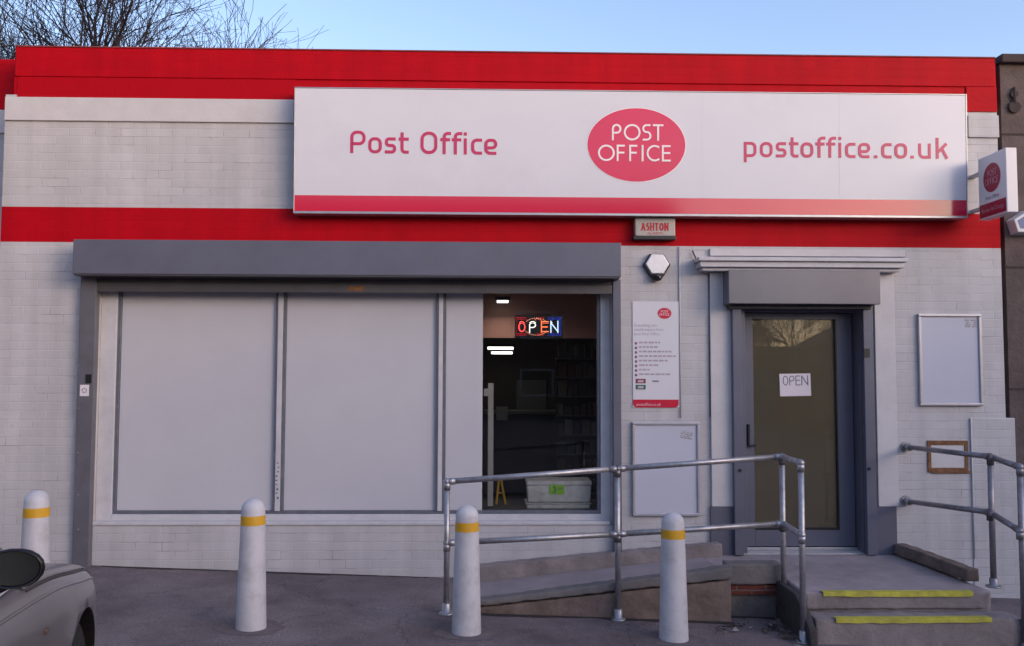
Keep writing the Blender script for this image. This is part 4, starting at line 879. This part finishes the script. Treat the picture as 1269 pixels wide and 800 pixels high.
# ------------------------------------------------------------------ bollards
def bollard_parts(t):
    H = .865; r0, r1 = .101, .079
    b = B(); prof = [(r0, -.03), (r0, .0)] + [(r0 + (r1 - r0) * k / 8, (H - .075) * k / 8) for k in range(1, 9)] + [(r1 * math.cos(R(a)), H - .075 + .075 * math.sin(R(a))) for a in (12, 25, 38, 50, 62, 73, 82)]
    b.lathe(prof, 36); b.build('post', M_bolw, t, smooth=True, local=True)
    z0, z1 = .690, .752; rr = lambda z: r0 + (r1 - r0) * z / (H - .075) + .0012
    b = B(); b.lathe([(rr(z0) - .004, z0), (rr(z0), z0), (rr(z1), z1), (rr(z1) - .004, z1)], 36); b.build('yellow_band', M_boly, t, smooth=False, local=True)
    b = B(); prf = []
    rnd = random.Random(2); n_ = 28; i = 0
    ring = [(.20 + rnd.uniform(-.02, .03)) for _ in range(n_)]
    b.v = [Vector((0, 0, .003))] + [Vector((ring[k] * math.cos(2 * math.pi * k / n_), ring[k] * math.sin(2 * math.pi * k / n_), .002 - .037 * ring[k] * math.cos(2 * math.pi * k / n_))) for k in range(n_)]
    for k in range(n_): b.f.append((0, 1 + k, 1 + (k + 1) % n_)); b.m.append(0)
    b.build('footing', mat('footing_concrete', (.135, .110, .118), .85, var=.3, vscale=10, bump=.3), t, local=True)
bl = [(311, 777), (578, 783), (835, 791)]
pts = [on_ground(*p) for p in bl]
dirx = pts[1] - pts[0]; p0 = pts[0] - dirx * 1.0; p0 = Vector((at(45, 640, pts[0].y - .0).x, pts[0].y + .0, 0)); p0.z = gz(p0.x)
labs = ['white bollard with a yellow band, leftmost one behind the car', 'white bollard with a yellow band in front of the blank window panels', 'white bollard with a yellow band by the lower end of the ramp handrail', 'white bollard with a yellow band in front of the middle of the ramp']
proto = thing('bollard', labs[0], 'bollard', p0, group='bollards along the shop front'); bollard_parts(proto)
for i, p in enumerate(pts):
    c = copy_tree(proto); c.location = (p.x, p.y, gz(p.x)); c['label'] = labs[i + 1]; [setattr(q_c, 'rotation_euler', (0, 0, 1.3 + i * 1.7)) for q_c in bpy.data.objects if q_c.parent == c and q_c.name.startswith('post')]

# ------------------------------------------------------------------ car
def catmull(P, t):
    n = len(P) - 1; t = max(0, min(n - 1e-6, t)); i = int(t); f = t - i
    p0, p1, p2, p3 = P[max(0, i - 1)], P[i], P[i + 1], P[min(n, i + 2)]
    return tuple(.5 * ((2 * b_) + (-a_ + c_) * f + (2 * a_ - 5 * b_ + 4 * c_ - d_) * f * f + (-a_ + 3 * b_ - 3 * c_ + d_) * f ** 3) for a_, b_, c_, d_ in zip(p0, p1, p2, p3))
M_paint = mat('car_paint', (.20, .185, .19), .30, metal=.55, var=.05, vscale=2, coat=.5, dirt=(.16, .15, .15), dscale=5, damt=.4)
M_tyre = mat('tyre', (.012, .012, .013), .8, bump=.3)
M_cglass = glass_mat('car_glass', (.16, .18, .18))
M_rim = mat('rim', (.35, .35, .36), .35, metal=.8)
# stations: y, half width, centre height, shoulder height, sill height
ST = [(0.0, .52, .50, .46, .20), (-.05, .66, .63, .57, .18), (-.20, .775, .72, .66, .17), (-.45, .845, .79, .74, .17), (-.80, .878, .855, .80, .18), (-1.15, .882, .90, .85, .18), (-1.55, .868, .91, .87, .18), (-2.2, .868, .93, .895, .18), (-2.9, .865, .94, .905, .18), (-3.5, .845, .94, .90, .19), (-3.85, .79, .91, .86, .22), (-4.0, .66, .80, .74, .26)]
def sec(y, hw, zc, zs, z0):
    return [(0, zc), (hw * .35, zc - .004), (hw * .66, zc - .018), (hw * .84, (zc + zs) / 2 - .002), (hw * .935, zs), (hw * .985, zs - .07), (hw, zs - .20), (hw * .995, zs - .36), (hw * .975, z0 + .10), (hw * .93, z0)]
def Sf(t, v):
    s = catmull(ST, t); P = sec(*s); return catmull(P, v), s[0]
car = thing('parked_car', 'silver grey car with a black door mirror, parked nose towards the shop at far left', 'car', (-2.74, -3.28, gz(-2.8) + .01), R(11))
NT, NV = 77, 28; b = B(); rings = []
for i in range(NT):
    t_ = (len(ST) - 1) * i / (NT - 1); row = []
    for j in range(-(NV - 1), NV):
        (x_, z_), y_ = Sf(t_, 9 * abs(j) / (NV - 1)); row.append(len(b.v)); b.v.append(Vector(((1 if j >= 0 else -1) * x_, y_, z_)))
    rings.append(row)
for r0_, r1_ in zip(rings, rings[1:]):
    for k in range(len(r0_) - 1): b.f.append((r0_[k], r0_[k + 1], r1_[k + 1], r1_[k])); b.m.append(0)
    b.f.append((r0_[-1], r0_[0], r1_[0], r1_[-1])); b.m.append(1)
b.f.append(tuple(rings[0])); b.m.append(0); b.f.append(tuple(reversed(rings[-1]))); b.m.append(0)
body = b.build('body', [M_paint, M_black], car, smooth=True, local=True, recalc=True)
cut = B()
AX = (-.80, -3.28)
for ya in AX:
    for sx_ in (-1, 1): cut.tube([(sx_ * .60, ya, .30), (sx_ * 1.2, ya, .30)], .345, 48)
co = cut.build('cutter', M_black, None, recalc=True); co.matrix_world = Matrix.Translation(car.location) @ Matrix.Rotation(R(11), 4, 'Z')
bpy.context.view_layer.update()
md = body.modifiers.new('arch', 'BOOLEAN'); md.operation = 'DIFFERENCE'; md.object = co; md.solver = 'EXACT'
dg = bpy.context.evaluated_depsgraph_get(); nm = bpy.data.meshes.new_from_object(body.evaluated_get(dg)); body.modifiers.clear(); body.data = nm
bpy.data.objects.remove(co)
# bonnet panel with shut line
b = B(); ok = []
for i in range(26):
    t_ = 2.1 + (5.7 - 2.1) * i / 25; row = []
    for j in range(-12, 13):
        vmax = 3.92; (x_, z_), y_ = Sf(t_, vmax * abs(j) / 12); row.append(len(b.v)); b.v.append(Vector(((1 if j >= 0 else -1) * x_, y_, z_ + .007)))
    ok.append(row)
for r0_, r1_ in zip(ok, ok[1:]):
    for k in range(len(r0_) - 1): b.f.append((r0_[k], r0_[k + 1], r1_[k + 1], r1_[k])); b.m.append(0)
bo = b.build('bonnet', M_paint, car, smooth=True, local=True, recalc=True); md = bo.modifiers.new('s', 'SOLIDIFY'); md.thickness = .006; md.offset = 0
b = B(); 
for sx_ in (1, -1): b.tube([Vector((sx_ * (Sf(2.1 + 3.6 * i / 25, 4.0)[0][0] + .001), Sf(2.1 + 3.6 * i / 25, 4.0)[1], Sf(2.1 + 3.6 * i / 25, 4.0)[0][1] + .0005)) for i in range(26)], .0035, 6)
b.build('shut_line', M_black, car, local=True)
b = B()
for sx_ in (1, -1): b.tube([Vector((sx_ * (Sf(1.6 + 7.0 * i / 30, 4.62)[0][0] - .001), Sf(1.6 + 7.0 * i / 30, 4.62)[1], Sf(1.6 + 7.0 * i / 30, 4.62)[0][1])) for i in range(31)], .007, 8)
b.build('crease', M_paint, car, smooth=True, local=True)
# cabin: glass house
b = B(); cb = [(-1.32, .64, .90), (-1.95, .56, 1.40), (-2.9, .56, 1.42), (-3.65, .60, .93)]
ringsb = []
for (y_, hw, z_) in cb: ringsb.append([(-hw * (1.0), y_, z_), (hw, y_, z_)])
lo = [(-1.25, .76, .88), (-2.1, .82, .90), (-2.9, .82, .91), (-3.75, .74, .91)]
for sx_ in (1, -1):
    b.face([(sx_ * lo[0][1], lo[0][0], lo[0][2]), (sx_ * lo[1][1], lo[1][0], lo[1][2]), (sx_ * cb[1][1], cb[1][0], cb[1][2] - .02)])
    b.face([(sx_ * lo[1][1], lo[1][0], lo[1][2]), (sx_ * lo[2][1], lo[2][0], lo[2][2]), (sx_ * cb[2][1], cb[2][0], cb[2][2] - .02), (sx_ * cb[1][1], cb[1][0], cb[1][2] - .02)])
    b.face([(sx_ * lo[2][1], lo[2][0], lo[2][2]), (sx_ * lo[3][1], lo[3][0], lo[3][2]), (sx_ * cb[2][1], cb[2][0], cb[2][2] - .02)])
b.build('side_window', M_cglass, car, local=True)
B().face([(-lo[0][1], lo[0][0], lo[0][2]), (lo[0][1], lo[0][0], lo[0][2]), (cb[1][1], cb[1][0], cb[1][2] - .02), (-cb[1][1], cb[1][0], cb[1][2] - .02)]).build('windscreen', M_cglass, car, local=True)
B().face([(-lo[3][1], lo[3][0], lo[3][2]), (lo[3][1], lo[3][0], lo[3][2]), (cb[2][1], cb[2][0], cb[2][2] - .02), (-cb[2][1], cb[2][0], cb[2][2] - .02)]).build('rear_window', M_cglass, car, local=True)
b = B(); b.quadbox([(-.55, -2.95, 1.395), (.55, -2.95, 1.395), (.55, -1.92, 1.385), (-.55, -1.92, 1.385), (-.50, -2.88, 1.45), (.50, -2.88, 1.45), (.50, -1.98, 1.44), (-.50, -1.98, 1.44)]); rfm = b.build('roof', M_paint, car, local=True, bevel=.03)
b = B()
for sx_ in (1, -1):
    b.tube([(sx_ * lo[0][1], lo[0][0], lo[0][2]), (sx_ * cb[1][1], cb[1][0], cb[1][2])], .028, 8); b.tube([(sx_ * lo[3][1], lo[3][0], lo[3][2]), (sx_ * cb[2][1], cb[2][0], cb[2][2])], .035, 8); b.tube([(sx_ * .82, -2.55, .9), (sx_ * .56, -2.5, 1.4)], .03, 8)
b.build('pillars', M_paint, car, smooth=True, local=True)
for ya in AX:
    for sx_ in (1, -1):
        def cyl(x0, x1, r, nm_, m_, par, n_=40):
            bb = B(); bb.tube([(sx_ * x0, ya, .30), (sx_ * x1, ya, .30)], r, n_); return bb.build(nm_, m_, par, smooth=False, local=True, bevel=.02)
        wh = cyl(.62, .825, .30, 'wheel', M_tyre, car); 
        bb = B(); bb.tube([(sx_ * .80, ya, .30), (sx_ * .832, ya, .30)], .06, 16)
        for k in range(7): a_ = 2 * math.pi * k / 7; bb.tube([(sx_ * .822, ya + .05 * math.cos(a_), .30 + .05 * math.sin(a_)), (sx_ * .818, ya + .18 * math.cos(a_), .30 + .18 * math.sin(a_))], [.024, .018], 8)
        bb.tube([(sx_ * .81, ya + .19 * math.cos(q), .30 + .19 * math.sin(q)) for q in [2 * math.pi * k / 32 for k in range(33)]], .014, 8)
        bb.build('rim', M_rim, wh, smooth=True, local=True)
for sx_ in (1, -1):
    # door mirror: egg shaped shell with the glass facing the driver
    cx_, cy_, cz_ = sx_ * .90, -1.88, 1.04
    b = B(); nn = 20
    for i in range(11):
        a_ = math.pi * i / 20; yy = math.sin(a_) * .085; rr_ = math.cos(a_) if i else 1.
        for j in range(nn): th_ = 2 * math.pi * j / nn; b.v.append(Vector((cx_ + .102 * max(.02, rr_) * math.cos(th_), cy_ + yy, cz_ + .062 * max(.02, rr_) * math.sin(th_) * (1 + .12 * sx_ * math.cos(th_)))))
    for i in range(10):
        for j in range(nn): b.f.append((i * nn + j, i * nn + (j + 1) % nn, (i + 1) * nn + (j + 1) % nn, (i + 1) * nn + j)); b.m.append(0)
    for i_, rr_, yy in ((0, .93, -.012), (1, .86, .01)):
        for j in range(nn): th_ = 2 * math.pi * j / nn; b.v.append(Vector((cx_ + .102 * rr_ * math.cos(th_), cy_ + yy, cz_ + .062 * rr_ * math.sin(th_) * (1 + .12 * sx_ * math.cos(th_)))))
    o1 = 11 * nn; o2 = 12 * nn
    for j in range(nn): b.f.append((j, o1 + j, o1 + (j + 1) % nn, (j + 1) % nn)); b.f.append((o1 + j, o2 + j, o2 + (j + 1) % nn, o1 + (j + 1) % nn)); b.m += [0, 0]
    b.tube([(sx_ * .74, -1.75, .94), (sx_ * .82, -1.83, .97), (sx_ * .88, -1.86, 1.0)], [.04, .032, .03], 10)
    mi = b.build('door_mirror', mat('mirror_black', (.004, .005, .009), .35, spec=.35, var=.1), car, smooth=True, local=True, recalc=True)
    b = B(); b.face([Vector((cx_ + .102 * .85 * math.cos(2 * math.pi * j / nn), cy_ + .004, cz_ + .062 * .85 * math.sin(2 * math.pi * j / nn) * (1 + .12 * sx_ * math.cos(2 * math.pi * j / nn)))) for j in range(nn)])
    b.build('mirror_glass', mat('mirror_glass', (.003, .007, .012), .3, spec=.12), mi, local=True)
    b = B(); q = Sf(5.55, 5.7); x_ = q[0][0]; b.box(sx_ * (x_ - .004), sx_ * (x_ + .007), q[1] - .022, q[1] + .02, q[0][1] - .009, q[0][1] + .011); b.build('side_indicator', mat('indicator', (.10, .06, .04), .3), car, local=True, bevel=.004)
    b = B(); b.lathe([(.001, -.05), (.07, -.04), (.1, 0), (.07, .04), (.001, .05)], 16, (sx_ * .56, -.09, .52)); b.build('headlight', mat('lamp_glass', (.5, .52, .55), .08), car, smooth=True, local=True)
b = B(); b.box(-.26, .26, .0, .012, .34, .45); b.build('number_plate', mat('plate', (.7, .7, .68), .4), car, local=True)

# ------------------------------------------------------------------ bare trees behind the roof
def bare_tree(name, label, loc, H, seed, spread=.5, group='bare trees behind the roof', trunk_r=.16, levels=6, start=.3):
    rnd = random.Random(seed); t = thing(name, label, 'tree', loc, group=group)
    bt, bw = B(), B()
    def grow(p, d, length, r, lev):
        n_ = 4 if lev < 3 else 3; pts = [p]; rs = [r]; q = p.copy(); dd = d.copy()
        for k in range(n_):
            dd = (dd + Vector((rnd.gauss(0, .12), rnd.gauss(0, .12), rnd.gauss(.03, .07)))).normalized(); q = q + dd * length / n_
            pts.append(q.copy()); rs.append(max(.0045, r * (1 - .42 * (k + 1) / n_)))
        (bt if lev < 3 else bw).tube(pts, rs, 8 if lev < 2 else (5 if lev < 3 else 3), cap=False)
        if lev >= levels: return
        nb = (5, 5, 4, 4, 3, 3)[min(lev, 5)]
        for k in range(nb):
            f = rnd.uniform(.35 if lev else start, 1.0); idx = min(n_ - 1, int(f * n_)); pp = pts[idx].lerp(pts[idx + 1], f * n_ - idx)
            ax = dd.orthogonal().normalized(); ax.rotate(Matrix.Rotation(rnd.uniform(0, 2 * math.pi), 3, dd)); nd = dd.copy(); nd.rotate(Matrix.Rotation(rnd.uniform(.35, .95) * (1.0 if lev else 1.1), 3, ax))
            nd = (nd + Vector((0, 0, .18 * spread))).normalized()
            grow(pp, nd, length * rnd.uniform(.55, .85), max(.0048, rs[idx] * rnd.uniform(.45, .68)), lev + 1)
        grow(pts[-1], dd, length * rnd.uniform(.6, .8), rs[-1], lev + 1)
    grow(Vector((0, 0, 0)), Vector((.05, 0, 1)).normalized(), H * .34, trunk_r, 0)
    bt.build('trunk', M_bark, t, smooth=True, local=True); bw.build('twigs', M_bark, t, local=True)
    return t
bare_tree('bare_tree', 'tall bare tree with thick dark limbs behind the left end of the roof', (at(-30, 60, 4.6).x, 9.9, -.1), 11.6, 11, trunk_r=.26)
bare_tree('bare_tree', 'bare twiggy tree over the roof above the plain white wall at left', (at(66, 60, 9.2).x, 10.9, -.1), 10.2, 5, trunk_r=.17)
bare_tree('bare_tree', 'slender bare tree above the wall just left of the long sign', (at(118, 60, 9.2).x, 12.4, -.1), 9.4, 31, trunk_r=.15)
bare_tree('bare_tree', 'small bare tree showing only fine twig tips above the left end of the long sign', (at(160, 60, 9.2).x, 11.6, -.1), 7.3, 23, trunk_r=.12, levels=5)

# ------------------------------------------------------------------ across the road: buildings added for reflections and light, trees mirrored in the glass
op = thing('added_garages', 'unseen low brick garage row added across the road for reflections in the glass', 'building', (20, -34, gz(14)))  # invented dark mass for the glass to mirror
M_obr = brick_mat('brown_brick', (.16, .09, .06), (.2, .18, .16), rough=.9, raw=True)
B().box(9.5, 34, -40, -34, -.9, 2.9).build('wall', M_obr, op); B().box(9.3, 34.2, -40.2, -33.8, 2.9, 3.1).build('roof', M_brn2, op)
for k in range(6): B().box(11 + k * 3.8, 13.6 + k * 3.8, -33.99, -33.95, -.5, 2.0).build('garage_door', M_grey, op)

tr = thing('added_terrace', 'unseen dark brick terrace added across the road to darken the window reflection', 'building', (-10, -34, gz(0)))  # added tall so the window pane mirrors no sky
B().box(-30, 9, -42, -34, -.7, 5.6).build('wall', M_obr, tr); b = B(); b.quadbox([(-30.3, -42.4, 5.6), (9.3, -42.4, 5.6), (9.3, -33.6, 5.6), (-30.3, -33.6, 5.6), (-30.3, -38.1, 8.2), (9.3, -38.1, 8.2), (9.3, -37.9, 8.2), (-30.3, -37.9, 8.2)]); b.build('roof', M_brn2, tr)
for k in range(9):
    for zz in (.7, 3.4): wn = B().box(-28 + k * 4.2, -26.4 + k * 4.2, -33.99, -33.93, zz, zz + 1.3).build('window', M_white, tr); B().box(-27.9 + k * 4.2, -26.5 + k * 4.2, -33.93, -33.92, zz + .1, zz + 1.2).build('pane', M_black, wn)
bare_tree('bare_tree', 'bare tree behind the garages across the road, mirrored in the door glass', (13.5, -44, -.5), 9.0, 77, group='bare trees across the road', levels=5)
bare_tree('bare_tree', 'second bare tree behind the garages across the road', (18.5, -46, -.5), 9.5, 78, group='bare trees across the road', levels=5)
hs = thing('blocker_house', 'unseen dark brick house added at the left side of the forecourt to block sky light', 'building', (-13.5, -16, gz(-11)))  # added out of view to darken the left end of the wall
B().box(-18, -9.5, -24, -4, -.7, HL).build('wall', M_obr, hs)
b = B(); b.quadbox([(-18.4, -24.4, HL), (-9.1, -24.4, HL), (-9.1, -3.6, HL), (-18.4, -3.6, HL), (-13.9, -24.4, HL + 2.6), (-13.7, -24.4, HL + 2.6), (-13.7, -3.6, HL + 2.6), (-13.9, -3.6, HL + 2.6)]); b.build('roof', M_brn2, hs)
for yy in (-20, -15, -10):
    for zz in (.9, 3.8): wn = B().box(-9.5, -9.44, yy - .6, yy + .6, zz, zz + 1.2).build('window', M_white, hs); B().box(-9.44, -9.43, yy - .5, yy + .5, zz + .1, zz + 1.1).build('pane', M_black, wn)

h2s = thing('blocker_house', 'unseen dark brick house added at the right side of the forecourt to block low glow', 'building', (14, -14, gz(12)))  # added out of view to cut the warm side glow on the bollards
B().box(12, 20, -26, -3.5, -.9, HR).build('wall', M_obr, h2s)
b = B(); b.quadbox([(11.7, -26.3, HR), (20.3, -26.3, HR), (20.3, -3.2, HR), (11.7, -3.2, HR), (15.9, -26.3, HR + 2), (16.1, -26.3, HR + 2), (16.1, -3.2, HR + 2), (15.9, -3.2, HR + 2)]); b.build('roof', M_brn2, h2s)
for yy in (-22, -16, -10):
    for zz in (.7, 3.2): wn = B().box(11.93, 12, yy - .6, yy + .6, zz, zz + 1.2).build('window', M_white, h2s); B().box(11.92, 11.93, yy - .5, yy + .5, zz + .1, zz + 1.1).build('pane', M_black, wn)

# ------------------------------------------------------------------ litter by the steps
rnd = random.Random(4); b = B()
def leaf(p, s):
    a_ = rnd.uniform(0, 6.28); t1 = Vector((math.cos(a_), math.sin(a_), rnd.uniform(-.2, .4))) * s; t2 = Vector((-math.sin(a_), math.cos(a_), rnd.uniform(-.2, .4))) * s * rnd.uniform(.3, .6)
    p = p + Vector((0, 0, .006 + s * .35)); b.face([p - t1, p - t2 * .8, p + t1, p + t2], rnd.choice((0, 0, 0, 1, 2)))
for k in range(170):
    c_ = rnd.choice(((955, 772, 22, 5), (975, 778, 14, 6), (985, 785, 14, 7), (900, 780, 8, 3), (765, 766, 10, 2)))
    p = on_ground(c_[0] + rnd.gauss(0, c_[2]), c_[1] + rnd.gauss(0, c_[3]))
    if p.y > RY - .02 or (p.x > sx0_ - .1): continue
    leaf(p, rnd.uniform(.008, .026))
for k in range(34):
    c_ = rnd.choice(((905, 779, 7, 3), (968, 777, 14, 5), (985, 788, 5, 5)))
    p = on_ground(c_[0] + rnd.gauss(0, c_[2]), c_[1] + rnd.gauss(0, c_[3]))
    if p.y < RY - .03 and p.x < sx0_ - .12: leaf(p, rnd.uniform(.025, .055))
for k in range(45): p = on_ground(rnd.uniform(130, 1000), rnd.uniform(715, 798)); 
for k in range(60):
    p = on_ground(rnd.uniform(130, 560), rnd.uniform(706, 716)) if k < 40 else on_ground(rnd.uniform(600, 960), rnd.uniform(765, 772))
    if p.y < -.03 and (k < 40 or p.y < RY - .02): leaf(p, rnd.uniform(.004, .012))
gb_ = B()
def grime(x0, x1, yf, wmin, wmax, seed):
    r_ = random.Random(seed); x = x0; pw = r_.uniform(wmin, wmax)
    while x < x1:
        nx2 = min(x1, x + r_.uniform(.03, .09)); w2 = max(wmin, min(wmax, pw + r_.uniform(-.02, .02)))
        gb_.face([(x, yf(x) - pw, gz(x) + .004), (nx2, yf(nx2) - w2, gz(nx2) + .004), (nx2, yf(nx2), gz(nx2) + .004), (x, yf(x), gz(x) + .004)]); x = nx2; pw = w2
grime(xl, x0k, lambda x: 0, .006, .05, 1); grime(x0f, x1f, lambda x: RY - .0, .008, .06, 2); grime(x1f, sx0_ - .1, lambda x: PY3 + .04, .03, .12, 3)
gr = gb_.build('dirt', mat('wet_dirt', (.035, .028, .03), .9, var=.4, vscale=20)); tag(gr, 'dark dirt gathered where the ground meets the wall and the ramp', 'dirt', kind='stuff')
o = b.build('leaf_litter', [mat('litter_dark', (.03, .022, .02), .8), mat('litter_brown', (.10, .06, .04), .8), mat('litter_pale', (.3, .27, .25), .7)]); tag(o, 'dark dead leaves and scraps lying beside the ramp and steps', 'leaf litter', kind='stuff')
